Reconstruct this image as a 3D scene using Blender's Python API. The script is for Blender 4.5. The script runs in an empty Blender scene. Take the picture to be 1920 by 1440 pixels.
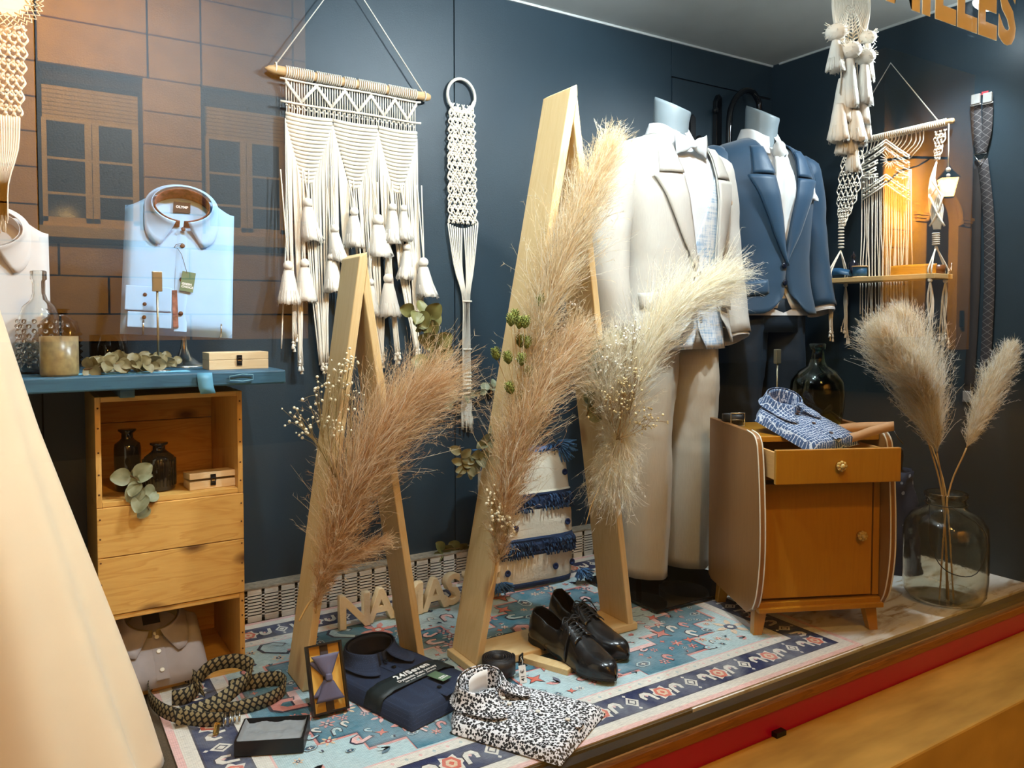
import bpy, math, random
from mathutils import Vector, Matrix, noise, Euler
V = Vector
scene = bpy.context.scene
col = scene.collection
R = math.radians

# ------------------------------------------------------------------ camera
F_PX, CX, CY = 1470.0, 960.0, 656.0          # focal length and principal point in 1920x1440 pixels
YAW, PITCH, ROLL = R(32.1), R(2.2), R(0.0)
CAM = V((0, 0, 0.90))                         # shop platform is z = 0, the street -0.55
fwd = V((math.sin(YAW)*math.cos(PITCH), math.cos(YAW)*math.cos(PITCH), -math.sin(PITCH)))
rgt = V((math.cos(YAW), -math.sin(YAW), 0))
upv = rgt.cross(fwd)
if ROLL:
    q = Matrix.Rotation(ROLL, 3, fwd); rgt = q @ rgt; upv = q @ upv
cd = bpy.data.cameras.new('camera'); cam = bpy.data.objects.new('camera', cd); col.objects.link(cam)
cd.sensor_width = 36; cd.lens = F_PX/1920*36; cd.shift_y = (CY-720)/1920; cd.clip_start = .02; cd.clip_end = 100
cam.matrix_world = Matrix(((rgt.x, upv.x, -fwd.x, CAM.x), (rgt.y, upv.y, -fwd.y, CAM.y), (rgt.z, upv.z, -fwd.z, CAM.z), (0, 0, 0, 1)))
scene.camera = cam

# ------------------------------------------------------------------ world, light, exposure
w = bpy.data.worlds.new('night'); scene.world = w; w.use_nodes = True
w.node_tree.nodes['Background'].inputs[0].default_value = (.25, .33, .5, 1)
w.node_tree.nodes['Background'].inputs[1].default_value = .03
vs = scene.view_settings
vs.view_transform = 'Standard'; vs.look = 'None'; vs.gamma = 1; vs.use_curve_mapping = False; vs.exposure = 0.0
COOL, SODIUM = (.80, .93, 1.0), (1.0, .55, .14)
def spot(name, loc, to, watts, angle, blend=.6, size=.03, c=COOL):
    l = bpy.data.lights.new(name, 'SPOT'); l.energy = watts; l.color = c; l.spot_size = R(angle); l.spot_blend = blend; l.shadow_soft_size = size
    o = bpy.data.objects.new(name, l); col.objects.link(o); o.location = loc
    o.rotation_euler = (V(to)-V(loc)).to_track_quat('-Z', 'Y').to_euler(); return o
def point(name, loc, watts, size, c):
    l = bpy.data.lights.new(name, 'POINT'); l.energy = watts; l.color = c; l.shadow_soft_size = size
    o = bpy.data.objects.new(name, l); col.objects.link(o); o.location = loc; return o
SPOTS = [((1.50, 1.34, 1.94), (1.3, 2.3, 1.3), 72, 128), ((2.74, 1.42, 1.94), (2.2, 1.75, .8), 66, 125),
         ((.42, 1.36, 1.94), (.5, 2.2, .95), 40, 120), ((1.2, 1.36, 1.94), (.95, 1.75, .0), 46, 110)]
for i, (a, b, c, d) in enumerate(SPOTS):
    spot('spot_beam', a, b, c, d); point('ceiling_fill', V(a)-V((0, 0, .06)), (9, 1.6, 5, 10)[i], .03, COOL)  # point light added under each spot to brighten the ceiling
LAMP_L = V((-1.6, -4.6, 5.4)); LAMP_S = V((.7, -.55, 2.65)); LAMP_R = V((14.83, -5.75, 3.43))
point('street_glow', LAMP_L, 160, .12, SODIUM)
spot('facade_fill', LAMP_L+V((0, .12, -.1)), (.1, -6.8, 3.4), 5200, 92, 1.0, .15, SODIUM)  # added beam without a fixture, brightens the mirrored facade but not the shop
point('street_glow', LAMP_S, 150, .10, SODIUM)
point('street_glow', LAMP_R, 1300, .10, SODIUM)

# ------------------------------------------------------------------ pixels to places
def ray(px, py): return fwd + (px-CX)/F_PX*rgt - (py-CY)/F_PX*upv
def atY(px, py, Y): d = ray(px, py); return CAM + d*(Y/d.y)
def atX(px, py, X): d = ray(px, py); return CAM + d*(X/d.x)
def fl(px, py, z=0.0): d = ray(px, py); return CAM + d*((z-CAM.z)/d.z)
YB, XR, ZC, YG = 2.42, 2.90, 2.045, 1.236      # back wall, right wall, ceiling, glass

# ------------------------------------------------------------------ mesh helpers
def lin(c): return tuple(((x/255+.055)/1.055)**2.4 if x > 10 else x/255/12.92 for x in c)
class MB:
    def __init__(s): s.v = []; s.f = []; s.mi = []; s.c = []; s.uv = {}; s.flat = set()
    def add(s, vs, fs, m=0, c=None, uv=None, flat=False):
        o = len(s.v); s.v.extend(tuple(x) for x in vs)
        if uv:
            for i, x in enumerate(uv): s.uv[o+i] = x
        for f in fs:
            if flat: s.flat.add(len(s.f))
            s.f.append(tuple(i+o for i in f)); s.mi.append(m); s.c.append(c)
        return s
    def box(s, c, d, rot=None, m=0, col=None, taper=1.0):
        x, y, z = d[0]/2, d[1]/2, d[2]/2
        vs = [V((a*x*(taper if e > 0 else 1), b*y*(taper if e > 0 else 1), e*z)) for e in (-1, 1) for a, b in ((-1, -1), (1, -1), (1, 1), (-1, 1))]
        if rot is not None:
            rm = rot if isinstance(rot, Matrix) else Euler(rot).to_matrix(); vs = [rm @ v for v in vs]
        return s.add([v+V(c) for v in vs], [(3, 2, 1, 0), (4, 5, 6, 7), (0, 1, 5, 4), (1, 2, 6, 5), (2, 3, 7, 6), (3, 0, 4, 7)], m, col, flat=True)
    def tube(s, pts, r, n=6, closed=False, cap=True, m=0, c=None, flatten=1.0, fdir=None):
        pts = [V(p) for p in pts]; k = len(pts)
        if k < 2: return s
        rr = r if isinstance(r, (list, tuple)) else [r]*k
        tan = []
        for i in range(k):
            a = pts[(i-1) % k] if closed or i > 0 else pts[0]; b = pts[(i+1) % k] if closed or i < k-1 else pts[-1]
            t = b-a; tan.append(t.normalized() if t.length > 1e-9 else V((0, 0, 1)))
        u = fdir.copy() if fdir is not None else (V((0, 1, 0)) if abs(tan[0].y) < .9 else V((1, 0, 0)))
        vs = []
        for i in range(k):
            t = tan[i]; base = fdir if fdir is not None else u
            u2 = base-t*base.dot(t)
            u = u2.normalized() if u2.length > 1e-6 else u
            b = t.cross(u)
            for j in range(n):
                a = 2*math.pi*j/n
                vs.append(pts[i]+u*(math.cos(a)*rr[i]*flatten)+b*(math.sin(a)*rr[i]))
        fs = []
        for i in range(k if closed else k-1):
            i2 = (i+1) % k
            for j in range(n):
                j2 = (j+1) % n; fs.append((i*n+j, i*n+j2, i2*n+j2, i2*n+j))
        if cap and not closed:
            fs.append(tuple(range(n-1, -1, -1))); fs.append(tuple((k-1)*n+j for j in range(n)))
        return s.add(vs, fs, m, c)
    def lathe(s, prof, n=28, c=(0, 0, 0), m=0, cl=None, ax=None, caps=True, flat=False):
        vs = []; mt = ax or Matrix.Identity(3); c = V(c)
        for r, z in prof:
            for j in range(n):
                a = 2*math.pi*j/n; vs.append(c+mt @ V((r*math.cos(a), r*math.sin(a), z)))
        fs = [(i*n+j, i*n+(j+1) % n, (i+1)*n+(j+1) % n, (i+1)*n+j) for i in range(len(prof)-1) for j in range(n)]
        if caps:
            if prof[0][0] > 1e-5: fs.append(tuple(range(n-1, -1, -1)))
            if prof[-1][0] > 1e-5: fs.append(tuple((len(prof)-1)*n+j for j in range(n)))
        return s.add(vs, fs, m, cl, flat=flat)
    def ball(s, c, r, n=8, k=6, m=0, cl=None, ax=None, sq=1.0):
        return s.lathe([(max(1e-6, math.sin(math.pi*i/k)*r), -math.cos(math.pi*i/k)*r*sq) for i in range(k+1)], n, c, m, cl, ax, caps=False)
    def grid(s, fn, nu, nv, cu=False, m=0, c=None, uv=None):
        vs = [fn(i/(nu if cu else nu-1), j/(nv-1)) for j in range(nv) for i in range(nu)]
        fs = [(j*nu+i, j*nu+(i+1) % nu, (j+1)*nu+(i+1) % nu, (j+1)*nu+i) for j in range(nv-1) for i in range(nu if cu else nu-1)]
        uvs = [(uv(i/(nu-1), j/(nv-1))) for j in range(nv) for i in range(nu)] if uv else None
        return s.add(vs, fs, m, c, uvs)
    def prism(s, poly, z0, z1, tr=None, m=0, c=None):
        n = len(poly); tr = tr or (lambda p: p)
        vs = [tr(V((x, y, z0))) for x, y in poly]+[tr(V((x, y, z1))) for x, y in poly]
        fs = [tuple(range(n-1, -1, -1)), tuple(range(n, 2*n))]+[(i, (i+1) % n, n+(i+1) % n, n+i) for i in range(n)]
        return s.add(vs, fs, m, c, flat=True)
    def strip(s, pts, ups, w, m=0, c=None, v0=0.0):
        "a ribbon: pts one edge, ups the direction across, uv in ribbon widths"
        L = 0; vs = []; uv = []
        for i, p in enumerate(pts):
            if i: L += (V(p)-V(pts[i-1])).length
            ww = w[i] if isinstance(w, (list, tuple)) else w
            u = ups[i] if isinstance(ups, list) else ups
            vs += [V(p), V(p)+V(u)*ww]; uv += [(L/.04, v0), (L/.04, v0+1)]
        return s.add(vs, [(2*i, 2*i+2, 2*i+3, 2*i+1) for i in range(len(pts)-1)], m, c, uv)
    def build(s, name, mats, parent=None, world=False, smooth=True, bevel=0, solid=0, sub=0, loc=None):
        vs = s.v
        if world and parent is not None:
            mi = rootmat(parent).inverted(); vs = [tuple(mi @ V(p)) for p in vs]
        if loc is not None and parent is None:
            l = V(loc); vs = [tuple(V(p)-l) for p in vs]
        me = bpy.data.meshes.new(name); me.from_pydata(vs, [], s.f); 
        for mm in (mats if isinstance(mats, (list, tuple)) else [mats]): me.materials.append(mm)
        if any(s.mi): me.polygons.foreach_set('material_index', s.mi)
        if smooth: me.polygons.foreach_set('use_smooth', [i not in s.flat for i in range(len(s.f))])
        if any(c is not None for c in s.c):
            ca = me.color_attributes.new('Col', 'FLOAT_COLOR', 'CORNER'); buf = []
            for f, c in zip(s.f, s.c): buf.extend((tuple(c or (1, 1, 1))[:3]+(1.0,))*len(f))
            ca.data.foreach_set('color', buf)
        if s.uv:
            ul = me.uv_layers.new(name='UVMap'); buf = []
            for f in s.f:
                for i in f: buf.extend(s.uv.get(i, (0, 0)))
            ul.data.foreach_set('uv', buf)
        me.update()
        o = bpy.data.objects.new(name, me); col.objects.link(o)
        if parent is not None: o.parent = parent
        elif loc is not None: o.location = loc
        if solid: md = o.modifiers.new('thickness', 'SOLIDIFY'); md.thickness = abs(solid); md.offset = -1 if solid > 0 else 1
        if bevel: md = o.modifiers.new('edge', 'BEVEL'); md.width = bevel; md.segments = 2; md.limit_method = 'ANGLE'; md.angle_limit = R(50)
        if sub: md = o.modifiers.new('smooth', 'SUBSURF'); md.levels = sub; md.render_levels = sub
        return o
def rootmat(o):
    m = Matrix.LocRotScale(o.location, o.rotation_euler, o.scale)
    return (rootmat(o.parent) @ m) if o.parent else m
def tag(o, label, cat, group=None):
    o['label'] = label; o['category'] = cat
    if group: o['group'] = group
    return o
def thing(name, label, cat, loc=(0, 0, 0), rot=(0, 0, 0), group=None):
    o = bpy.data.objects.new(name, None); col.objects.link(o); o.location = loc
    o.rotation_euler = rot if isinstance(rot, (tuple, Euler)) else (0, 0, rot); o.empty_display_size = .05
    return tag(o, label, cat, group)
def struct(o): o['kind'] = 'structure'; return o
def stuff(o): o['kind'] = 'stuff'; return o
def inst(src, parent, M4, name=None):
    o = bpy.data.objects.new(name or src.name.split('.')[0], src.data); col.objects.link(o); o.parent = parent
    mi = rootmat(parent).inverted(); o.matrix_local = mi @ M4; return o
def basis(zdir, ydir, loc=(0, 0, 0), s=1.0):
    z = V(zdir).normalized(); y = V(ydir); y = y-z*y.dot(z)
    if y.length < 1e-6: y = V((0, 0, 1)) if abs(z.z) < .9 else V((1, 0, 0)); y = y-z*y.dot(z)
    y.normalize(); x = y.cross(z)
    return Matrix(((x.x*s, y.x*s, z.x*s, loc[0]), (x.y*s, y.y*s, z.y*s, loc[1]), (x.z*s, y.z*s, z.z*s, loc[2]), (0, 0, 0, 1)))
def bez(p, n):
    "Catmull-Rom through the points"
    p = [V(x) for x in p]
    if len(p) == 2: return [p[0].lerp(p[1], i/(n-1)) for i in range(n)]
    q = [p[0]*2-p[1]]+p+[p[-1]*2-p[-2]]; out = []; k = len(p)-1
    for i in range(n):
        t = i/(n-1)*k; j = min(int(t), k-1); t -= j
        a, b, c, d = q[j:j+4]
        out.append(.5*((2*b)+(c-a)*t+(2*a-5*b+4*c-d)*t*t+(3*b-a-3*c+d)*t**3))
    return out
def textmesh(s, size, depth, bevel=0, fat=0.0, align='LEFT', space=1.0, res=3):
    c = bpy.data.curves.new('t', 'FONT'); c.body = s; c.size = size; c.extrude = depth/2; c.offset = fat; c.bevel_depth = bevel; c.align_x = align; c.space_character = space; c.resolution_u = res
    o = bpy.data.objects.new('t', c); col.objects.link(o); dg = bpy.context.evaluated_depsgraph_get(); dg.update()
    me = bpy.data.meshes.new_from_object(o.evaluated_get(dg)); bpy.data.objects.remove(o); bpy.data.curves.remove(c)
    return me
def textobj(name, s, size, depth, mat_, parent, M4, **k):
    me = textmesh(s, size, depth, **k); me.materials.clear(); me.materials.append(mat_); me.name = name
    o = bpy.data.objects.new(name, me); col.objects.link(o)
    if parent: o.parent = parent; o.matrix_local = M4
    else: o.matrix_world = M4
    return o

# ------------------------------------------------------------------ materials
def nn(nt, t, ins=None, **props):
    n = nt.nodes.new(t)
    for k, v in props.items(): setattr(n, k, v)
    for k, v in (ins or {}).items():
        s = n.inputs[k]
        if isinstance(v, bpy.types.NodeSocket): nt.links.new(v, s)
        else: s.default_value = v
    return n
def math_(nt, op, a, b=0.0, c=0.0, clamp=False):
    return nn(nt, 'ShaderNodeMath', {0: a, 1: b, 2: c}, operation=op, use_clamp=clamp).outputs[0]
def mixc(nt, f, a, b, blend='MIX'):
    return nn(nt, 'ShaderNodeMix', {0: f, 6: a, 7: b}, data_type='RGBA', blend_type=blend).outputs[2]
def ramp(nt, fac, stops):
    r = nn(nt, 'ShaderNodeValToRGB', {0: fac}); e = r.color_ramp.elements
    while len(e) < len(stops): e.new(.5)
    for i, (p, c) in enumerate(stops): e[i].position = p; e[i].color = c if len(c) == 4 else tuple(c)+(1,)
    return r.outputs[0]
def rgba(c): return tuple(lin(c))+(1,)
def newmat(name):
    m = bpy.data.materials.new(name); m.use_nodes = True; nt = m.node_tree
    return m, nt, nt.nodes['Principled BSDF']
def coords(nt, kind='Object', scale=(1, 1, 1), rot=(0, 0, 0)):
    tc = nn(nt, 'ShaderNodeTexCoord'); return nn(nt, 'ShaderNodeMapping', {'Vector': tc.outputs[kind], 'Scale': scale, 'Rotation': rot}).outputs[0]
def noise_(nt, vec, scale, detail=3, dist=0.0, rough=.55):
    return nn(nt, 'ShaderNodeTexNoise', {'Vector': vec, 'Scale': scale, 'Detail': detail, 'Distortion': dist, 'Roughness': rough}).outputs['Fac']
def bumpn(nt, bs, h, strength, dist=.002):
    nt.links.new(nn(nt, 'ShaderNodeBump', {'Height': h, 'Strength': strength, 'Distance': dist}).outputs[0], bs.inputs['Normal'])
def mat(name, c, rough=.6, metal=0., var=.12, vs=9., bump=0., bs=300., c2=None, stretch=(1, 1, 1), sheen=0., trans=0., ior=1.45, coat=0., weave=0., ws=900., attr=False, spec=.5, subs=0.):
    m, nt, b = newmat(name)
    co = coords(nt, 'Object', stretch); n = noise_(nt, co, vs)
    a = lin(c); lo = tuple(x*(1-var) for x in a); hi = lin(c2) if c2 else tuple(min(1, x*(1+var)) for x in a)
    base = mixc(nt, ramp(nt, n, [(.3, (0, 0, 0)), (.7, (1, 1, 1))]), lo+(1,), hi+(1,))
    if attr: base = mixc(nt, 1.0, base, nn(nt, 'ShaderNodeVertexColor', layer_name='Col').outputs[0], 'MULTIPLY')
    nt.links.new(base, b.inputs['Base Color'])
    b.inputs['Roughness'].default_value = rough; b.inputs['Metallic'].default_value = metal
    b.inputs['Transmission Weight'].default_value = trans; b.inputs['IOR'].default_value = ior
    b.inputs['Coat Weight'].default_value = coat; b.inputs['Specular IOR Level'].default_value = spec
    if subs: b.inputs['Subsurface Weight'].default_value = subs; b.inputs['Subsurface Radius'].default_value = (.004, .003, .002)
    if sheen: b.inputs['Sheen Weight'].default_value = sheen
    if weave:
        w1 = nn(nt, 'ShaderNodeTexWave', {'Vector': coords(nt), 'Scale': ws, 'Distortion': 1.5}, bands_direction='X').outputs['Fac']
        w2 = nn(nt, 'ShaderNodeTexWave', {'Vector': coords(nt), 'Scale': ws, 'Distortion': 1.5}, bands_direction='Z').outputs['Fac']
        bumpn(nt, b, math_(nt, 'ADD', w1, w2), weave, .001)
    elif bump: bumpn(nt, b, noise_(nt, coords(nt), bs, 4), bump)
    return m
def wood(name, c1, c2, grain='Z', rough=.5, knots=0., scale=1.0, coat=0., kc=(95, 55, 25), contrast=1.0, kscale=4.5):
    m, nt, b = newmat(name)
    st = {'X': (.6, 7, 7), 'Y': (7, .6, 7), 'Z': (7, 7, .6)}[grain]
    co = coords(nt, 'Object', tuple(x*scale for x in st))
    big = noise_(nt, co, 3.0, 3, .8)
    rings = math_(nt, 'FRACT', math_(nt, 'MULTIPLY', big, 7.0))
    line = ramp(nt, rings, [(0, (1, 1, 1)), (.55, (.75, .75, .75)), (.9, (.15, .15, .15)), (1, (1, 1, 1))])
    fine = noise_(nt, coords(nt, 'Object', tuple(x*scale*6 for x in st)), 6.0, 3)
    f = math_(nt, 'ADD', math_(nt, 'MULTIPLY', line, .55*contrast), math_(nt, 'MULTIPLY', fine, .6))
    base = mixc(nt, math_(nt, 'MULTIPLY', f, 1.0, clamp=True), rgba(c2), rgba(c1))
    if knots:
        ks = {'X': (.55, 0, 1), 'Y': (0, .55, 1), 'Z': (0, 1, .5)}[grain]
        sp = nn(nt, 'ShaderNodeSeparateXYZ', {0: coords(nt, 'Object', ks)}); rnd_ = nn(nt, 'ShaderNodeObjectInfo').outputs['Random']
        flat_ = nn(nt, 'ShaderNodeCombineXYZ', {0: math_(nt, 'ADD', math_(nt, 'ADD', sp.outputs[0], sp.outputs[1]), math_(nt, 'MULTIPLY', rnd_, 9.0)), 1: sp.outputs[2]})
        vo = nn(nt, 'ShaderNodeTexVoronoi', {'Vector': flat_.outputs[0], 'Scale': kscale}, voronoi_dimensions='2D').outputs['Distance']
        base = mixc(nt, ramp(nt, vo, [(.03, (knots,)*3), (.07, (knots*.55,)*3), (.11, (0, 0, 0))]), base, rgba(kc))
    nt.links.new(base, b.inputs['Base Color']); b.inputs['Roughness'].default_value = rough; b.inputs['Coat Weight'].default_value = coat
    b.inputs['Coat Roughness'].default_value = .2
    bumpn(nt, b, fine, .15, .001); return m

M = {}
M['wall'] = mat('dark_teal_paint', (38, 54, 64), .46, var=.10, vs=3, bump=.25, bs=260)
M['wallgap'] = mat('panel_joint_black', (8, 10, 14), .8)
M['ceil'] = mat('ceiling_white', (206, 210, 208), .7, var=.04)
M['black'] = mat('black_satin', (14, 14, 16), .4)
M['blackgloss'] = mat('black_gloss', (10, 11, 13), .06, coat=.3)
M['steel'] = mat('steel', (190, 190, 186), .22, metal=1)
M['brass'] = mat('gold_metal', (214, 172, 90), .22, metal=1)
M['red'] = mat('dark_red_paint', (160, 0, 66), .35, var=.05, coat=.2)
M['framewood'] = wood('sill_strip_wood', (150, 98, 40), (92, 52, 20), 'X', .5)
M['ledge'] = mat('ledge_stone', (200, 160, 76), .55, var=.25, vs=5, bump=.2, bs=60, c2=(222, 184, 96), stretch=(.6, 2.5, 1))
M['cord'] = mat('cotton_cord', (236, 228, 212), .9, var=.06, bump=.5, bs=700, sheen=.2)
M['tassel'] = mat('tassel_yarn', (240, 234, 222), .9, var=.08, bump=.6, bs=500, stretch=(1, 1, .15), sheen=.2)
M['dowel'] = wood('dowel_wood', (222, 184, 136), (192, 150, 100), 'X')
M['pine'] = wood('pine_board', (230, 204, 154), (212, 178, 120), 'Z', .5, .6, contrast=.7, kc=(150, 98, 50))
M['pinex'] = wood('pine_board_flat', (230, 204, 154), (212, 178, 120), 'X', .5, .3, contrast=.7)
M['crate'] = wood('crate_pine', (222, 176, 98), (196, 140, 62), 'X', .5, .9, contrast=1.2, kc=(92, 52, 22), kscale=5.2)
M['cratez'] = wood('crate_pine_upright', (220, 172, 96), (192, 138, 62), 'Z', .5, .3)
M['letters'] = wood('letter_wood', (244, 226, 190), (226, 200, 154), 'Z', .55, contrast=.6)
M['palewood'] = wood('pale_box_wood', (236, 214, 176), (218, 188, 140), 'X', .55, contrast=.6)
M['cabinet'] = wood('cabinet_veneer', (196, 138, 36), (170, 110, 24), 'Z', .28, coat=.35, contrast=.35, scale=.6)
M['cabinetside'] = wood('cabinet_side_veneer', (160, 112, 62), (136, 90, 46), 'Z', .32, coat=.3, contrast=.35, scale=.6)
M['drawerwood'] = wood('drawer_side_wood', (222, 174, 110), (200, 148, 84), 'Y', .5, contrast=.4)
M['piping'] = mat('white_edge_piping', (228, 220, 200), .5)
M['blueplank'] = wood('blue_painted_plank', (60, 108, 134), (34, 70, 96), 'X', .5, contrast=.8)

# ================================================================== the shop room
def slab(name, x0, x1, y0, y1, z0, z1, m, parent=None, bevel=0):
    b = MB(); c = V(((x0+x1)/2, (y0+y1)/2, (z0+z1)/2)); b.box((0, 0, 0), (x1-x0, y1-y0, z1-z0))
    o = b.build(name, m, parent, bevel=bevel); o.location = c if parent is None else c-V(parent.location)
    return o
XL = -1.25
# floor: marble look tiles
m, nt, b = newmat('marble_tile')
co = coords(nt, 'Object', (1.2, 4.5, 1), (0, 0, .35))
f = noise_(nt, co, 2.6, 6, 1.6, .6)
nt.links.new(ramp(nt, f, [(.26, lin((112, 90, 62))), (.38, lin((182, 160, 128))), (.48, lin((226, 222, 212))), (.72, lin((236, 233, 226)))]), b.inputs['Base Color'])
b.inputs['Roughness'].default_value = .25; M['marble'] = m
M['floorbrown'] = mat('platform_carpet', (86, 72, 54), .95, var=.3, vs=300, bump=.6, bs=900)
floor = struct(slab('floor', XL, XR+.1, YG+.03, YB+.1, -.10, -.012, M['floorbrown']))
tw = .46
for i, x in enumerate([1.30, 1.30+tw, 1.30+2*tw, 1.30+3*tw]):
    for j, y in enumerate([1.285, 1.285+tw, 1.285+2*tw]):
        slab('floor_tile', x+.001, min(x+tw, XR)-.001, y+.001, min(y+tw, YB-.01)-.001, -.0125, 0, M['marble'], floor, .0008)
slab('carpet_strip', XL, 1.299, 1.285, YB-.01, -.0125, -.001, M['floorbrown'], floor)
ceil_ = struct(slab('ceiling', XL, XR+.1, YG-.1, YB+.1, ZC, ZC+.12, M['ceil']))
wb = struct(slab('wall_back', XL, XR+.1, YB+.004, YB+.1, -.012, ZC, M['wallgap']))
def panel(name, x0, x1, z0, z1): return slab(name, x0, x1, YB-.006, YB+.004, z0, z1, M['wall'], wb, .001)
xs = [XL, atY(68, 250, YB).x, atY(850, 100, YB).x, atY(1257, 200, YB).x]
DZ = atY(1257, 146, YB).z
for a, c in zip(xs[:-1], xs[1:]): panel('wall_panel', a+.0018, c-.0018, -.012, ZC)
panel('wall_panel', xs[3]+.001, XR, DZ+.006, ZC)
DX1 = 2.80
panel('wall_panel', DX1+.003, XR, -.012, DZ-.004)
hatch = slab('hatch_panel', xs[3]+.004, DX1-.003, YB-.008, YB+.004, -.012, DZ, M['wall'], wb, .0015)
wr = struct(slab('wall_right', XR, XR+.1, YG-.02, YB+.1, -.012, ZC, M['wall']))
wl = struct(slab('wall_left', XL-.1, XL, YG-.02, YB+.1, -.012, ZC, M['wall']))
# thin lath where ceiling meets the walls
tb = MB(); tb.box((0, 0, 0), (XR-XL, .006, .008)); t1 = struct(tb.build('trim_1', M['ceil'])); t1.location = ((XR+XL)/2, YB-.01, ZC-.004)
tb = MB(); tb.box((0, 0, 0), (.006, YB-YG-.1, .008)); t1 = struct(tb.build('trim_2', M['ceil'])); t1.location = (XR-.004, (YB+YG)/2, ZC-.004)

# perforated heater grille along the foot of the back wall
gm = mat('grille_cream_paint', (214, 206, 192), .5, var=.08)
gb = MB(); gx0, gx1, gz, gy = .30, 1.95, .098, YB-.06
npit = 33; pit = (gx1-gx0)/npit
for i in range(npit+1): gb.box((gx0+i*pit, gy, gz/2), (.009, .003, gz))
for j in range(10): gb.box(((gx0+gx1)/2, gy, .006+j*(gz-.012)/9), (gx1-gx0, .003, .0058 if j not in (0, 9) else .012))
g = struct(gb.build('baseboard_back', gm, smooth=False))
b2 = MB(); b2.box(((gx0+gx1)/2, gy+.028, gz+.002), (gx1-gx0+.01, .062, .005)); b2.build('grille_top', mat('grille_top_dusty', (150, 138, 120), .7, var=.3, vs=60), g)
b2 = MB(); b2.box(((gx0+gx1)/2, gy+.02, gz/2), (gx1-gx0, .004, gz)); b2.build('grille_backing', M['wallgap'], g)

# shop window: sill strip, red panel, jamb, lintel, pane
wn = struct(slab('window_1', XL, XR+.1, YG-.012, YG+.03, -.036, -.013, M['framewood'], bevel=.002))
slab('sill_edge', XL, XR+.02, YG+.010, YG+.034, -.013, .003, M['black'], wn)
slab('window_jamb', XR-.035, XR+.1, YG-.02, YG+.045, -.013, ZC+.1, mat('jamb_dark', (16, 12, 12), .5), wn)
slab('window_lintel', XL, XR+.1, YG-.02, YG+.03, ZC-.002, ZC+.25, M['black'], wn)
tr3 = struct(slab('trim_3', XL, XR+.1, YG-.006, YG+.03, -.100, -.036, M['red']))
gl, nt, b = newmat('window_glass'); nt.nodes.remove(b)
out = nt.nodes['Material Output']; lw = nn(nt, 'ShaderNodeLayerWeight', {'Blend': .5})
fac = math_(nt, 'MULTIPLY_ADD', math_(nt, 'POWER', lw.outputs['Facing'], 5.0), 0.93, .07)
mx = nn(nt, 'ShaderNodeMixShader', {0: fac, 1: nn(nt, 'ShaderNodeBsdfTransparent', {0: (.985, .99, .985, 1)}).outputs[0], 2: nn(nt, 'ShaderNodeBsdfGlossy', {'Roughness': 0.0}).outputs[0]})
nt.links.new(mx.outputs[0], out.inputs[0])
pane = slab('window_pane', XL, XR-.035, YG-.004, YG+.004, -.012, ZC, gl, wn)
ledge = struct(slab('trim_4', XL-1, XR+1.5, 1.0, YG-.005, -.56, -.097, M['ledge'], bevel=.006))
rb = slab('rubber_stop', 0, .034, 0, .016, 0, .012, M['black']); p = fl(1478, 1384, -.091); rb.location = (p.x, YG-.014, -.091)
tag(rb, 'small black rubber stop at the foot of the red panel', 'stopper')

# the shop's name on the glass
lm = mat('gold_letter_vinyl', (255, 234, 196), .5, var=.03)
sign = thing('window_lettering', 'big gold capital letters stuck on the shop window glass', 'lettering', (2.20, YG+.006, 1.765))
x = -.345
for ch, adv in (('M', .165), ('I', .063), ('L', .112), ('L', .112), ('E', .120), ('S', .12)):
    o = textobj('letter', ch, .262, .0016, lm, sign, Matrix.Translation((x, 0, 0)) @ Matrix.Rotation(R(90), 4, 'X') @ Matrix.Scale(.82, 4, (1, 0, 0)), fat=.0105)
    x += adv
sign.location = (2.268, YG+.006, 1.742)

# lettering stays just inside the pane; ceiling spotlights
sp_label = ['white ceiling spotlight above the pale suit', 'white ceiling spotlight near the right wall behind the gold letters', 'white ceiling spotlight above the folded blue shirt', 'white ceiling spotlight above the shoes']
for (loc, to, _, _), lb in zip(SPOTS, sp_label):
    t = thing('ceiling_spotlight', lb, 'spotlight', (loc[0], loc[1], ZC), group='ceiling spotlights')
    d = (V(to)-V(loc)).normalized(); l0 = V((0, 0, loc[2]-ZC)); ax = basis(d, (0, 1, 0)).to_3x3()
    a = MB(); a.lathe([(.03, -.001), (.03, -.014), (.01, -.02)], 20); a.build('base', M['ceil'], t)
    a = MB(); a.tube([(0, 0, -.014), l0*.5, l0-d*.05], .007, 8); a.build('arm', M['ceil'], t)
    a = MB(); a.lathe([(.012, -.075), (.026, -.07), (.032, -.028), (.036, -.012), (.031, -.012), (.028, -.02)], 24, l0, ax=ax, caps=False); a.build('head', M['ceil'], t)
    e, nt, b = newmat('spot_bulb'); b.inputs['Emission Color'].default_value = (.9, .96, 1, 1); b.inputs['Emission Strength'].default_value = 18
    a = MB(); a.lathe([(.027, 0), (.02, .003), (.001, .004)], 20, l0-d*.024, ax=ax); a.build('bulb', e, t)

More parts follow.
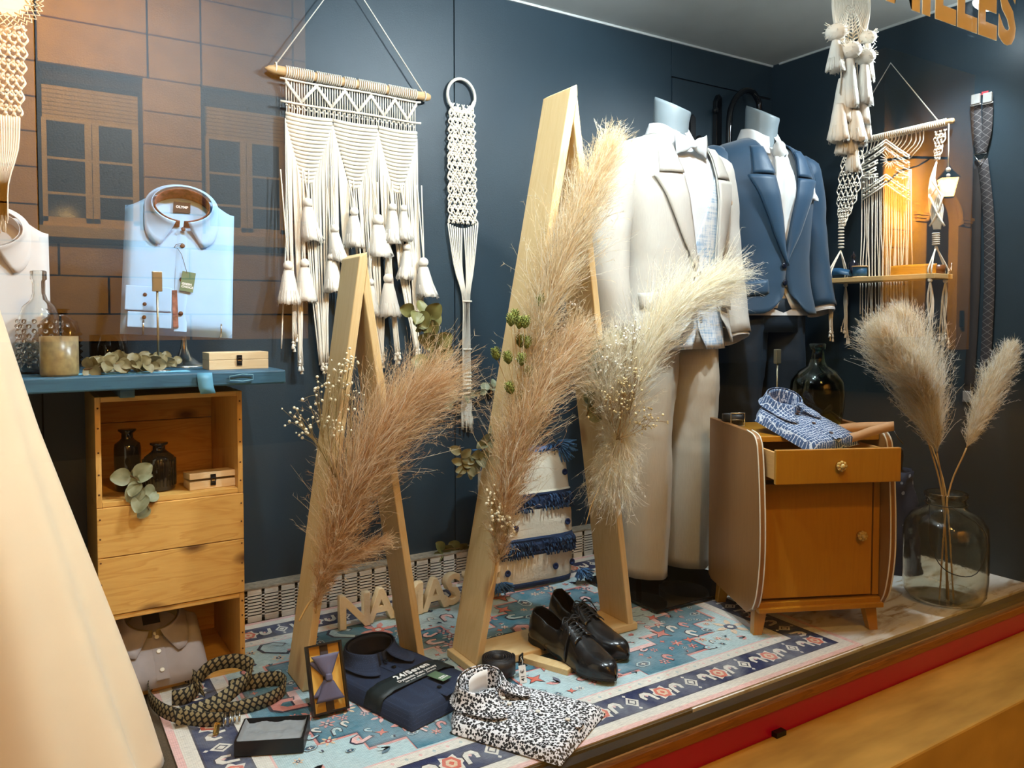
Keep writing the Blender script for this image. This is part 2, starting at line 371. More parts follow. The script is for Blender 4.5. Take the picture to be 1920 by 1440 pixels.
# ================================================================== the street behind the camera (seen mirrored in the pane)
def refl(px, py, Yv=9.25): p = atY(px, py, Yv); return V((p.x, 2*YG-p.y, p.z))
YF = 2*YG-9.25
street = struct(slab('trim_5', -14, 30, -16, .98, -.75, -.55, mat('street_asphalt', (70, 68, 66), .8, var=.3, vs=40)))
M['stone'] = mat('facade_sandstone', (226, 190, 134), .85, var=.10, vs=6, bump=.4, bs=40)
M['stone2'] = mat('plaster_ochre', (226, 186, 96), .85, var=.06, vs=2)
M['joint'] = mat('facade_mortar', (58, 44, 30), .9)
M['winwood'] = mat('window_frame_cream', (226, 202, 150), .5)
M['shutter'] = mat('roller_shutter', (216, 188, 120), .6)
M['winglass'] = mat('dark_window_pane', (26, 28, 34), .08)
M['dark_base'] = mat('facade_dark_base', (46, 40, 34), .85, var=.25)
house = thing('town_house', 'sandstone block house with tall windows, mirrored in the glass above the blue shirt', 'building', (2.0, YF, -.55))
def hb(name, x0, x1, y0, y1, z0, z1, m, parent=house, bevel=0): return slab(name, x0, x1, y0, y1, z0, z1, m, parent, bevel) if parent is house else None
hx0, hx1 = -5.0, refl(575, 300).x
hb('backing_wall', hx0, hx1, YF-.4, YF-.05, -.55, 7.5, M['joint'])
zl = [refl(330, y).z for y in (640, 590, 523, 466, 402, 338, 277, 217, 156, 76, -8, -90, -170)]
Xa, Xb, Xc, Xd = refl(72, 300).x, refl(268, 300).x, refl(281, 300).x, refl(379, 300).x
ww = Xb-Xa; per = Xd-Xa
wins = [(Xa+per*k, Xa+per*k+ww) for k in (-3, -2, -1, 0, 1)]
wz0, wz1 = refl(170, 430).z, refl(170, 158).z
hb('dark_base', hx0, hx1, YF-.05, YF+.02, -.55, zl[0], M['dark_base'])  # plain dark strip below the lowest stone course
for i in range(len(zl)-1):
    z0, z1 = zl[i], zl[i+1]; zm = (z0+z1)/2
    if z0 >= wz1-.06:   # long blocks above the windows, narrow blocks between
        ed = [hx0]
        for a, c in wins: ed += [a, c+.06]
        ed += [hx1]
    elif z1 <= wz0+.03:
        ed = [hx0]+[x_ for x_ in [hx0+.35+(i % 2)*.45+k*1.25 for k in range(11)] if x_ < hx1-.2]+[hx1]
    else:
        ed = None
        gaps = [(hx0, wins[0][0])]+[(wins[k][1], wins[k+1][0]) for k in range(len(wins)-1)]+[(wins[-1][1], hx1)]
        for a, c in gaps: hb('stone_block', a+.012, c-.012, YF-.05, YF+.03, z0+.014, z1-.004, M['stone'])
    if ed:
        for a, c in zip(ed[:-1], ed[1:]):
            if c-a > .05: hb('stone_block', a+.012, c-.012, YF-.05, YF+.03, z0+.014, z1-.004, M['stone'])
for k, (a, c) in enumerate(wins):
    wf = hb('window', a+.02, c-.02, YF-.045, YF-.03, wz0, wz1, M['winglass'])
    def sub(name, x0, x1, y0, y1, z0, z1, m):
        o = slab(name, x0, x1, y0, y1, z0, z1, m); o.location = V(o.location)-V(house.location)-V(wf.location); o.parent = wf; return o
    hh = wz1-wz0; zs = wz0+hh*.74
    for j in range(8): sub('shutter_slat', a+.04, c-.04, YF-.03, YF-.015, zs+j*hh*.028, zs+(j+.86)*hh*.028, M['shutter'])
    mid = (a+c)/2
    for x0, x1 in ((a+.03, a+.075), (mid-.065, mid-.004), (mid+.004, mid+.065), (c-.1, c-.04)): sub('sash_stile', x0, x1, YF-.03, YF-.005, wz0+.06, zs, M['winwood'])
    sub('sash_rail', a+.03, c-.04, YF-.03, YF-.005, wz0+.02, wz0+.11, M['winwood'])
    for t_ in (.30, .62, .97): sub('glazing_bar', a+.06, c-.08, YF-.03, YF-.01, wz0+.02+(zs-wz0)*t_-.012, wz0+.02+(zs-wz0)*t_+.012, M['winwood'])
    sub('window_sill', a-.03, c+.03, YF-.03, YF+.09, wz0-.10, wz0+.01, M['winwood'])
# the lamp-lit arch house
ah = thing('arch_house', 'ochre plaster house with an arched doorway, mirrored behind the macrame shelf', 'building', (16.5, YF, -.55))
def ab(name, *a): 
    o = slab(name, *a); o.location = V(o.location)-V(ah.location); o.parent = ah; return o
ax0, ax1 = refl(1655, 400).x, refl(1822, 400).x
da, dc = refl(1737, 450).x, refl(1796, 450).x; rad = (dc-da)/2; cxm = (da+dc)/2
zs = refl(1766, 418).z; ztop = 6.2
ab('door_leaf', da, dc, YF-.25, YF-.2, -.55, zs+rad, mat('old_door_brown', (52, 40, 34), .6, var=.2, stretch=(8, 1, 1)))
arch = [(ax0, ztop), (ax0, -.55+.55), (da, -.55+.55), (da, zs)]+[(cxm-rad*math.cos(a), zs+rad*math.sin(a)) for a in [math.pi*k/20 for k in range(1, 20)]]+[(dc, zs), (dc, -.55+.55), (ax1, -.55+.55), (ax1, ztop)]
a = MB(); a.prism(arch, 0, .3, tr=lambda p: V((p.x-16.5, p.z-.3, p.y+.55))); a.build('wall', M['stone2'], ah)
ab('base_course', ax0, da, YF-.3, YF+.03, -.55, .55+refl(1700, 590).z*0, M['dark_base']); ab('base_course', dc, ax1, YF-.3, YF+.03, -.55, .25, M['dark_base'])
for k in range(9):
    z = .9+k*.36
    ab('plaster_block', ax0+.02, ax0+.95, YF-.01, YF+.015, z, z+.345, M['stone2'])
for s_, x in ((-1, da), (1, dc)):
    for j in range(3): ab('capital_moulding', x-(.42 if s_ < 0 else 0)-.03*j*(s_ < 0), x+(.42 if s_ > 0 else 0)+.03*j*(s_ > 0), YF-.02, YF+.04+.025*j, zs-.02+.06*j, zs+.04+.06*j, M['stone2'])
a = MB(); a.tube([(cxm-16.5-(rad+.07)*math.cos(q), .03, zs+.55+(rad+.07)*math.sin(q)) for q in [math.pi*k/24 for k in range(25)]], .06, 6); a.build('arch_moulding', M['stone2'], ah)
ab('door_bell', dc+.12, dc+.24, YF, YF+.04, .75, 1.1, M['black'])
# wall lantern on an iron bracket
def lantern(loc, wallpt, label, grp):
    t = thing('street_lantern', label, 'lantern', loc, group=grp)
    e, nt, b = newmat('lantern_glass'); b.inputs['Base Color'].default_value = (1, .8, .4, 1); b.inputs['Emission Color'].default_value = (1, .68, .22, 1); b.inputs['Emission Strength'].default_value = 40; b.inputs['Alpha'].default_value = .35
    a = MB(); a.lathe([(.11, -.22), (.20, .12)], 4, caps=False); a.build('glass', e, t)
    a = MB(); a.lathe([(.23, .12), (.20, .16), (.06, .30), (.03, .36)], 4); a.build('cap', M['black'], t)
    a = MB(); a.lathe([(.13, -.24), (.11, -.22)], 4); a.build('foot', M['black'], t)
    d = V(wallpt)-V(loc); a = MB(); a.tube([(0, 0, .36), (0, 0, .5), V((d.x*.5, d.y*.5, .55)), V((d.x, d.y, .5))], .025, 6)
    a.tube([V((d.x, d.y, .1)), V((d.x*.8, d.y*.8, .1)), V((d.x*.65, d.y*.65, .3)), V((d.x*.4, d.y*.4, .38)), V((d.x*.25, d.y*.25, .5))], .018, 6)
    a.build('bracket', M['black'], t); return t
lp = refl(1775, 350, 8.3); 
lantern(LAMP_R, (LAMP_R.x-.9, YF+.09, 0), 'lit street lantern on an iron bracket by the arched doorway', 'street lanterns')
lantern(LAMP_S, (LAMP_S.x, YG-.03, 0), 'lit street lantern on a long bracket above the shop window', 'street lanterns')
lantern(LAMP_L, (LAMP_L.x, YF+.09, 0), 'lit street lantern on the sandstone block house', 'street lanterns')

# ================================================================== cloth and plant builders
rnd = random.Random(7)
def pattern_mat(name, kind, ca, cb, scale, rough=.85, cc=None):
    m, nt, b = newmat(name)
    if kind == 'leopard':
        co = coords(nt, 'Object'); n1 = nn(nt, 'ShaderNodeTexVoronoi', {'Vector': co, 'Scale': scale, 'Randomness': 1.0}, feature='F1')
        wob = noise_(nt, co, scale*1.4, 2, 1.2)
        f = math_(nt, 'ADD', n1.outputs['Distance'], math_(nt, 'MULTIPLY', math_(nt, 'SUBTRACT', wob, .5), 1.1))
        fac = ramp(nt, f, [(.50, (1, 1, 1)), (.56, (0, 0, 0))])
        base = mixc(nt, fac, rgba(ca), rgba(cb))
    elif kind == 'hatch':   # loosely drawn white grid on blue
        co = coords(nt, 'Object'); d = noise_(nt, co, 25, 2)
        sp = nn(nt, 'ShaderNodeSeparateXYZ', {0: co}); fs = []
        for ax, s in ((0, scale), (1, scale*.9)):
            ph = math_(nt, 'ADD', math_(nt, 'MULTIPLY', sp.outputs[ax], s), math_(nt, 'MULTIPLY', d, 1.6))
            tri = math_(nt, 'PINGPONG', ph, .5)
            br = noise_(nt, coords(nt, 'Object', (1, 1, 1), (0, 0, ax*1.2)), 260, 1)
            fs.append(math_(nt, 'MULTIPLY', math_(nt, 'LESS_THAN', tri, .11), math_(nt, 'GREATER_THAN', br, .43)))
        base = mixc(nt, math_(nt, 'MAXIMUM', fs[0], fs[1]), rgba(ca), rgba(cb))
    elif kind == 'diamond':  # woven strap with leaning diamonds, in ribbon uv
        co = coords(nt, 'UV'); sp = nn(nt, 'ShaderNodeSeparateXYZ', {0: co})
        u = math_(nt, 'MULTIPLY', sp.outputs[0], scale); v = math_(nt, 'MULTIPLY', sp.outputs[1], 3.0)
        row = math_(nt, 'FLOOR', v); sh = math_(nt, 'MULTIPLY', math_(nt, 'MODULO', row, 2.0), .5)
        fu = math_(nt, 'PINGPONG', math_(nt, 'ADD', math_(nt, 'ADD', u, sh), math_(nt, 'MULTIPLY', v, .25)), .5)
        fv = math_(nt, 'PINGPONG', v, .5)
        fac = math_(nt, 'GREATER_THAN', math_(nt, 'ADD', fu, math_(nt, 'MULTIPLY', fv, .55)), .40)
        base = mixc(nt, fac, rgba(ca), rgba(cb))
    elif kind == 'argyle':
        co = coords(nt, 'UV'); sp = nn(nt, 'ShaderNodeSeparateXYZ', {0: co})
        u = math_(nt, 'MULTIPLY', sp.outputs[0], scale); v = sp.outputs[1]
        a1 = math_(nt, 'PINGPONG', math_(nt, 'ADD', u, v), .5); a2 = math_(nt, 'PINGPONG', math_(nt, 'SUBTRACT', u, v), .5)
        fac = math_(nt, 'LESS_THAN', math_(nt, 'MINIMUM', a1, a2), .045)
        base = mixc(nt, fac, rgba(ca), rgba(cb))
    elif kind == 'slub':   # woven slub stripes
        co = coords(nt, 'Object', (8, 8, 130)); co2 = coords(nt, 'Object', (130, 130, 8))
        f = math_(nt, 'MULTIPLY', math_(nt, 'ADD', noise_(nt, co, 1.6, 3), noise_(nt, co2, 1.6, 3)), .5)
        base = ramp(nt, f, [(.40, lin(ca)), (.52, lin(cb)), (.64, lin(cc or cb))])
    elif kind == 'dots':
        co = coords(nt, 'Object'); n1 = nn(nt, 'ShaderNodeTexVoronoi', {'Vector': co, 'Scale': scale, 'Randomness': .15})
        base = mixc(nt, math_(nt, 'LESS_THAN', n1.outputs['Distance'], .22), rgba(ca), rgba(cb))
    nt.links.new(base, b.inputs['Base Color']); b.inputs['Roughness'].default_value = rough
    bumpn(nt, b, noise_(nt, coords(nt, 'Object'), 900, 2), .2, .0008)
    return m
def sm(a, b, x): t = max(0., min(1., (x-a)/(b-a))); return t*t*(3-2*t)
def folded_shirt(root, w, h, th, body, inner, btn, cuff=None, seed=1, ch=.042, placket=None, label=None, lining=None):
    "shirt folded flat: x across, y towards the collar, z out of the front"
    def top(x, y):
        a = abs(2*x/w); c = abs(2*y/h)
        e = max(0., (1-min(1, a)**10))*max(0., (1-min(1, c)**12))
        return th*e**.4+.003*noise.noise(V((x*16, y*9, seed)))*e
    def shape(u, v):
        x = (u-.5)*w; y = (v-.5)*h
        y -= .035*sm(.22, .5, abs(u-.5))*sm(.8, 1, v)
        return x, y
    b = MB()
    def ft(u, v): x, y = shape(u, v); return V((x, y, top((u-.5)*w, (v-.5)*h)))
    def fb(u, v): x, y = shape(u, v); return V((x, y, 0))
    b.grid(ft, 27, 31); b.grid(lambda u, v: fb(1-u, v), 27, 31); o = b.build('body', body, root)
    zt = th+.0012
    yc = h/2-.052; rx, ry = min(.068, w*.27), .042
    p = MB(); p.grid(lambda u, v: V(((u-.5)*.030+.004, -h/2+.006+v*(h*.80), top(0, 0)+.0016+.001*noise.noise(V((u, v*9, seed)))-.0015*abs(2*u-1)**6)), 7, 22); p.build('placket', placket or body, root)
    for i, y in enumerate((-.36, -.12, .12)):
        k = MB(); k.lathe([(.0056, 0), (.0056, .002), (.004, .0026)], 14, (.004, h*y, zt+.0016)); k.build('button', btn, root)
    ring = lambda A, s=1.0: V((rx*s*math.cos(A), ry*s*math.sin(A), 0))
    st = MB()
    def fstand(u, v):
        s = 2*u-1; A = R(90)+s*R(176); hz = ch*(.62+.38*math.cos(s*math.pi/2))
        q = ring(A, 1-.04*v); return V((q.x, q.y+yc+.012*v, zt-.006+v*hz))
    st.grid(fstand, 41, 6); stand = st.build('collar_stand', lining or inner, root, solid=.0012)
    lf = MB()
    def fleaf(u, v):
        s = 2*u-1; A = R(90)+s*R(168); hz = ch*(.62+.38*math.cos(s*math.pi/2)); fr = sm(.55, 1.0, abs(s))
        q = ring(A, 1.0); d = V((math.cos(A), math.sin(A)*1.2, 0)).normalized()
        top_ = V((q.x, q.y+yc+.012, zt+hz-.004))
        drop = min(1., v*1.15); out = .006+.014*v+.012*fr*v
        pt = top_+d*out*(.4+.6*v)-V((0, 0, 1))*(hz-.008)*drop*.98+V((0, 0, .004*math.sin(math.pi*min(1, v*3))))
        pt += V((math.copysign(.030, -s), -.030, 0))*fr*v*v
        return pt
    lf.grid(fleaf, 49, 8); leaf = lf.build('collar', body, root, solid=.0016)
    k = MB(); k.lathe([(.0052, 0), (.0052, .002), (.004, .0026)], 14, (.004, yc-ry-.004, zt+.010)); k.build('button', btn, root)
    if label is not None:
        k = MB(); k.box((0, yc+ry*.35, zt+.002), (.040, .028, .0012)); k.build('neck_label', label, root)
    if cuff:
        k = MB(); cx = -w*.27
        k.box((cx, -h*.27, zt+.003), (w*.40, h*.17, .006)); k.build('cuff', body, root, bevel=.0025)
        k = MB(); k.box((cx+.004, -h*.415, zt+.001), (w*.38, h*.11, .005)); k.build('sleeve_end', body, root, bevel=.0025)
        k = MB(); k.box((cx+w*.235, -h*.33, zt+.0028), (.012, h*.26, .002), (0, 0, .06)); k.build('cuff_lining', cuff, root)
        for yy in (-.245, -.31, -.40):
            k = MB(); k.lathe([(.0046, 0), (.0046, .002), (.003, .0026)], 12, (cx-.008, h*yy, zt+.0055)); k.build('button', btn, root)
    return top
def tassel(mb, top, L, r, lean=V((0, 0, 0)), seed=0, n=40, head=True, m=0):
    rg = random.Random(seed); top = V(top)
    if head: mb.ball(top-V((0, 0, r*.55)), r*.52, 10, 8, m)
    prof = [(.45, .0), (.5, .05), (.66, .25), (.82, .55), (1.0, .85), (1.06, 1.0)]
    rag = [1+rg.uniform(-.07, .05) for _ in range(n)]; ph = rg.random()*6
    vs = []; z0 = -r*1.0
    for (rr, zz) in prof:
        for j in range(n):
            a = 2*math.pi*j/n
            k = (1+(.15 if j % 2 else -.10)*(.3+zz))*(1+.05*math.sin(3*a+ph))
            vs.append(top+V((math.cos(a)*r*rr*k, math.sin(a)*r*rr*k*.72, z0-zz*(L-r)*(rag[j] if zz > .9 else 1)))+lean*zz*zz)
    fs = [(i*n+j, i*n+(j+1) % n, (i+1)*n+(j+1) % n, (i+1)*n+j) for i in range(len(prof)-1) for j in range(n)]
    fs.append(tuple(range(n)))
    fs.append(tuple((len(prof)-1)*n+j for j in range(n)))
    mb.add(vs, fs, m)
    # a few loose threads
    for _ in range(26):
        a = rg.random()*6.28; p0 = top+V((math.cos(a)*r*.9, math.sin(a)*r*.65, z0-.6*(L-r)))+lean*.4
        p1 = top+V((math.cos(a)*r*1.1, math.sin(a)*r*.8, z0-(L-r)*rg.uniform(.98, 1.08)))+lean
        mb.tube([p0, p0.lerp(p1, .5)+V((0, -.002, 0)), p1], .0011, 3, m=m)
LEAF = None
def leafmesh():
    global LEAF
    if LEAF: return LEAF
    b = MB()
    def f(u, v):
        a = (u-.5)*2; y = v
        wd = math.sin(math.pi*min(1, v**.8*.94+.03))**.62*.47
        return V((a*wd, y, .10*abs(a)**1.6-.16*(v-.5)**2+.05*math.sin(3*v)))
    b.grid(f, 7, 9); o = b.build('leaf', [mat('eucalyptus_leaf', (112, 112, 62), .55, var=.25, vs=1.2, c2=(140, 134, 84), sheen=.2)], None, solid=.02); LEAF = o.data
    bpy.data.objects.remove(o)
    return LEAF
leaf_mats = {}
def leafmesh_c(key, c, c2, rough=.5):
    if key not in leaf_mats:
        me = leafmesh().copy(); me.name = 'leaf'; me.materials.clear(); me.materials.append(mat('leaf_'+key, c, rough, var=.15, vs=1.3, c2=c2)); leaf_mats[key] = me
    return leaf_mats[key]
def sprig(root, pts, n, size, key='olive', c=(120, 116, 62), c2=(146, 138, 84), seed=0, spread=1.0, stem=(110, 84, 50), width=1.0, taper=.5):
    "eucalyptus twig: a stem and paired round leaves, each leaf an object"
    rg = random.Random(seed); pts = bez(pts, 20)
    b = MB(); b.tube(pts, [.0022*(1-.6*i/19) for i in range(20)], 5); b.build('stem', mat('twig_brown', stem, .7), root, world=True)
    me = leafmesh_c(key, c, c2); out = []
    for i in range(n):
        t = (i+.5)/n*18; j = int(t); p = pts[j].lerp(pts[j+1], t-j); tn = (pts[j+1]-pts[j]).normalized()
        a = rg.random()*6.28 if i % 2 == 0 else a+math.pi+rg.uniform(-.5, .5)
        side = V((math.cos(a), math.sin(a), 0)); side = (side-tn*side.dot(tn)).normalized()
        d = (side*spread+tn*rg.uniform(.0, .8)+V((0, 0, rg.uniform(-.3, .3)))).normalized()
        nrm = V((rg.uniform(-.7, .5), -1+rg.uniform(-.3, .5), rg.uniform(-.3, .8)))
        s = size*rg.uniform(.75, 1.2)*(1-taper*i/n)
        o = bpy.data.objects.new('leaf', me); col.objects.link(o); o.parent = root
        o.matrix_local = rootmat(root).inverted() @ basis(nrm, d, p, s) @ Matrix.Diagonal((width, 1, 1, 1)); out.append(o)
    return out
def plume(root, pts, hw, n, cols, seed=0, name='plume', ang=(.30, .75), droop=.25, curl=.5, fuzz=7, w=.0008, stemr=.0022, bias=None, env=None, m=None, base=.25):
    "feathery grass head along the curve pts (world): hw = longest hair (m)"
    rg = random.Random(seed); N = 40; S = bez(pts, N); b = MB()
    Lt = sum((S[i+1]-S[i]).length for i in range(N-1)); env = env or (lambda t: min(1., base+1.5*t)*(1-.55*t**3))
    for k in range(n):
        t = rg.random()**.85; x = t*(N-1.001); j = int(x); p = S[j].lerp(S[j+1], x-j); T = (S[j+1]-S[j]).normalized()
        rv = V((rg.gauss(0, 1), rg.gauss(0, 1), rg.gauss(0, 1)))
        if bias is not None: rv += bias
        rad = rv-T*rv.dot(T); rad.normalize()
        ph = rg.uniform(*ang)*(1-.45*t); L = hw*env(t)*rg.uniform(.55, 1.25)/max(.35, math.sin(ph))*.62
        d = T*math.cos(ph)+rad*math.sin(ph); c = cols[rg.randrange(len(cols))]; br = rg.uniform(.82, 1.12); c = tuple(min(1, q*br) for q in c)
        side = d.cross(V((rg.gauss(0, 1), rg.gauss(0, 1), rg.gauss(0, 1)))); side.normalize()
        q = p.copy(); pp = []; sg = 6; cv = V((rg.gauss(0, 1), rg.gauss(0, 1), rg.gauss(0, 1)))*curl*.22
        for i in range(sg+1):
            pp.append(q.copy()); d = (d+cv*(i/sg)+V((rg.gauss(0, 1), rg.gauss(0, 1), rg.gauss(0, 1)))*.13*curl+V((0, 0, -droop*.14))+T*.05).normalized()
            if i == 2: cv = -cv*.8+V((rg.gauss(0, .1), rg.gauss(0, .1), rg.gauss(0, .1)))*curl
            q = q+d*(L/sg)
        vs = []
        for i, z in enumerate(pp):
            ww = w*(1.1-.85*i/sg); vs += [z-side*ww, z+side*ww]
        b.add(vs, [(2*i, 2*i+1, 2*i+3, 2*i+2) for i in range(sg)], 0, c)
        for _ in range(fuzz):
            i = rg.randrange(1, sg); a = pp[i].lerp(pp[i+1], rg.random()); dd = (pp[i+1]-pp[i]).normalized()+V((rg.gauss(0, .55), rg.gauss(0, .55), rg.gauss(0, .55)))
            dd.normalize(); e = a+dd*rg.uniform(.008, .02); s2 = dd.cross(side); 
            if s2.length < 1e-4: continue
            s2.normalize(); b.add([a-s2*w*.55, a+s2*w*.55, e], [(0, 1, 2)], 0, c)
    o = b.build(name, m or M['plume'], root, world=True)
    s_ = MB(); s_.tube(S, [stemr*(1-.7*i/(N-1)) for i in range(N)], 6); s_.build('stalk', M['straw'], root, world=True)
    return o
def plume_mat(name, tr=.5):
    m, nt, b = newmat(name); vc = nn(nt, 'ShaderNodeVertexColor', layer_name='Col').outputs[0]
    out = nt.nodes['Material Output']; nt.nodes.remove(b)
    df = nn(nt, 'ShaderNodeBsdfDiffuse', {'Color': vc}); tl = nn(nt, 'ShaderNodeBsdfTranslucent', {'Color': vc})
    nt.links.new(nn(nt, 'ShaderNodeMixShader', {0: tr, 1: df.outputs[0], 2: tl.outputs[0]}).outputs[0], out.inputs[0]); return m
M['plume'] = plume_mat('pampas_hair'); M['straw'] = mat('straw_stalk', (196, 160, 100), .7)
def gyp(root, base, tips, seed=0, n=26, c=(236, 228, 200), stemc=(150, 128, 80), spread=.05, r=.0032):
    "baby's breath: fine branching stems with tiny round flowers"
    rg = random.Random(seed); st = MB(); fl_ = MB()
    for tp in tips:
        tp = V(tp); bs = V(base)+V((rg.gauss(0, .003), rg.gauss(0, .003), 0)); mid = bs.lerp(tp, .55)+V((rg.gauss(0, .012), rg.gauss(0, .006), 0))
        c_ = bez([bs, mid, tp], 8); st.tube(c_, [.0011, .001, .001, .0009, .0008, .0007, .0006, .0005], 4)
        for k in range(n):
            s = c_[rg.randrange(3, 8)]; e = tp+V((rg.gauss(0, spread), rg.gauss(0, spread*.6), rg.gauss(0, spread)))
            st.tube([s, s.lerp(e, .5)+V((0, 0, rg.uniform(0, .008))), e], .00045, 3, cap=False)
            fl_.ball(e, r*rg.uniform(.6, 1.25), 6, 4)
    st.build('branches', mat('dry_stem', stemc, .8), root, world=True); stuff(fl_.build('tiny_flowers', mat('dry_white_flower', c, .9, var=.15, vs=200), root, world=True))

# ================================================================== left side: crates, plank, things on it
CY0, CY1 = 2.035, 2.36                       # crate front and back
cl, cr = atY(180, 950, CY0).x, atY(457, 950, CY0).x
zc = [0.0, .207, .463, .722]
def crate(name, z0, z1, open_, label):
    t = thing(name, label, 'crate', ((cl+cr)/2, (CY0+CY1)/2, z0), group='wooden wine crates')
    W, D, H, th = cr-cl-.002, CY1-CY0, z1-z0-.001, .012
    def bd(n, c, d, m): 
        b = MB(); b.box((0, 0, 0), d); o = b.build(n, m, t, bevel=.001); o.location = c; return o
    for s in (-1, 1): bd('side_board', (s*(W/2-th/2), 0, H/2), (th, D, H), M['cratez'])
    bd('bottom_board', (0, 0, th/2), (W-2*th-.001, D, th), M['crate']); bd('top_board', (0, 0, H-th/2), (W-2*th-.001, D, th), M['crate'])
    hs = [0, .54, 1] if not open_ else [0, .62, 1]
    yy = -D/2+th/2-.004 if not open_ else D/2-th/2
    for a, c in zip(hs[:-1], hs[1:]):
        o = bd('plank', (0, yy, H*(a+c)/2), (W if not open_ else W-2*th-.001, th*.8, H*(c-a)-.002), M['crate'])
    if open_:
        n = MB()
    for s in (-1, 1):
        for q in (.12, .3, .5, .72, .9):
            n = MB(); n.lathe([(.0022, 0), (.0022, .0006)], 8, (s*(W/2-th/2), -D/2-.0045 if not open_ else -D/2-.0002, H*q), ax=Matrix.Rotation(R(90), 3, 'X')); n.build('nail', M['nail'], t)
    return t
M['nail'] = mat('rusty_nail', (92, 54, 26), .6)
crate('wine_crate', zc[0], zc[1], True, 'open pine crate on the floor holding a grey folded shirt')
crate('wine_crate', zc[1], zc[2], False, 'pine crate standing with its knotty plank face forwards, between two others')
crate('wine_crate', zc[2], zc[3], True, 'open pine crate under the blue plank holding dark bottles')
# plank table top
PZ = .777; PY = 1.955
pl = thing('blue_plank', 'weathered blue painted wooden plank lying across the crates', 'shelf', ((atY(536, 700, PY).x-.55)/2, 2.16, PZ-.037))
b = MB(); pw = atY(536, 700, PY).x+.55; b.box((0, 0, .0185), (pw, .41, .034)); b.build('board', M['blueplank'], pl, bevel=.004)
b = MB()
for s in (-1, 1): b.box((s*.2, 0, -.009), (.03, .36, .018))
b.build('batten', M['blueplank'], pl)
b = MB(); e = atY(470, 707, PY); b.tube([e+V((x, -.0035, z)) for x, z in ((-.05, -.006), (-.05, .004), (-.02, .008), (.005, .006), (.005, -.006), (-.02, -.009))], .0012, 5, closed=True); b.build('metal_plate_edge', mat('pale_blue_rim', (120, 170, 190), .4), pl, world=True)
PT = PZ-.0015                                    # plank surface
# blue ribbon end hanging over the front edge
b = MB(); c0 = atY(380, 727, PY-.006)
b.strip([c0+V((-.012, 0, .035)), c0+V((-.012, -.004, .02)), c0+V((-.010, -.006, 0)), c0+V((-.006, -.006, -.014))], V((1, 0, 0)), .034)
o = b.build('ribbon_end', mat('pale_blue_ribbon', (92, 150, 178), .5), None, solid=.001, loc=c0); tag(o, 'short pale blue ribbon end hanging over the plank edge', 'ribbon')

# light blue folded shirt on a chrome stand
M['shirtblue'] = mat('light_blue_cotton', (150, 190, 228), .85, var=.05, weave=.12, ws=700)
M['inner_floral'] = mat('dark_floral_lining', (128, 84, 74), .85, var=.7, vs=70)
M['brownbtn'] = mat('brown_button', (60, 30, 24), .35)
M['label_black'] = mat('black_woven_label', (30, 28, 30), .7)
M['white_print'] = mat('white_print', (238, 238, 236), .6, var=0)
M['greentag'] = mat('green_card_tag', (86, 112, 84), .7)
SY = 2.20
sc = atY(333, 500, SY)
st = thing('folded_shirt', 'light blue folded shirt with brown buttons propped upright on a chrome stand', 'shirt', sc+V((0, -.03, 0)), Euler((R(78), R(3), R(-6))), group='folded shirts')
folded_shirt(st, .262, .368, .03, M['shirtblue'], M['shirtblue'], M['brownbtn'], cuff=M['inner_floral'], seed=3, label=M['label_black'], lining=M['inner_floral'])
lb = textobj('label_print', 'OLYMP', .009, .0004, M['white_print'], st, Matrix.Translation((0, .368/2-.040, .0342)), align='CENTER', fat=.0003)
tg = MB(); tg.box((0, 0, 0), (.032, .052, .0012)); tgo = tg.build('swing_tag', M['greentag'], st, bevel=.0005); tgo.location = (.018, -.05, .036); tgo.rotation_euler = (0, 0, -.12)
textobj('tag_print', 'GREEN\nCHOICE', .0075, .0004, M['white_print'], tgo, Matrix.Translation((-.013, -.009, .0011)), fat=.0002)
b = MB(); b.tube([(.004, .05, .036), (-.012, .045, .037), (-.016, .036, .037), (-.008, .036, .037), (.002, .02, .037), (.016, -.028, .038)], .0007, 4); b.build('tag_string', M['label_black'], st)
for sx in (-.08, .10):
    b = MB(); b.tube([(sx, -.184, -.004), (sx, -.187, .034), (sx, -.17, .0355), (sx, -.155, .035)], .0022, 6); b.build('clip', M['steel'], st)
ss = thing('shirt_stand', 'chrome pedestal stand with a flared foot under the light blue shirt', 'stand', atY(345, 692, SY)*V((1, 1, 0)) if False else V((atY(345, 650, SY).x, SY, PT)))
b = MB(); b.lathe([(.055, 0), (.055, .004), (.04, .010), (.018, .028), (.009, .05), (.0065, .075), (.0065, .10)], 28); b.build('foot', M['steel'], ss)
b = MB(); b.tube([(0, 0, .08), (0, .0, .15), (0, .006, .26)], .0062, 10); b.build('pole', M['steel'], ss)
b = MB(); b.box((0, -.022, .115), (.2, .03, .004)); b.build('rest', M['steel'], ss)

# sign clip beside it
def clip_stand(px, py_base, py_top, Y, z0, label, hgt=None):
    p = atY(px, py_base, Y); p.z = z0; top = atY(px, py_top, Y).z-z0
    t = thing('sign_clip_stand', label, 'sign holder', p, group='metal sign clips')
    b = MB(); b.lathe([(.028, 0), (.028, .003), (.004, .006)], 24); b.build('base', M['steel'], t)
    b = MB(); b.tube([(0, 0, .004), (0, 0, top-.04)], .0026, 8); b.build('rod', M['clipmetal'], t)
    b = MB(); b.box((0, 0, top-.024), (.022, .012, .048)); b.build('clip', M['clipmetal'], t, bevel=.0015); return t
M['clipmetal'] = mat('brushed_metal_clip', (150, 146, 124), .38, metal=.85)
clip_stand(297, 672, 509, 2.05, PT, 'small metal sign clip on a thin rod in front of the blue shirt')

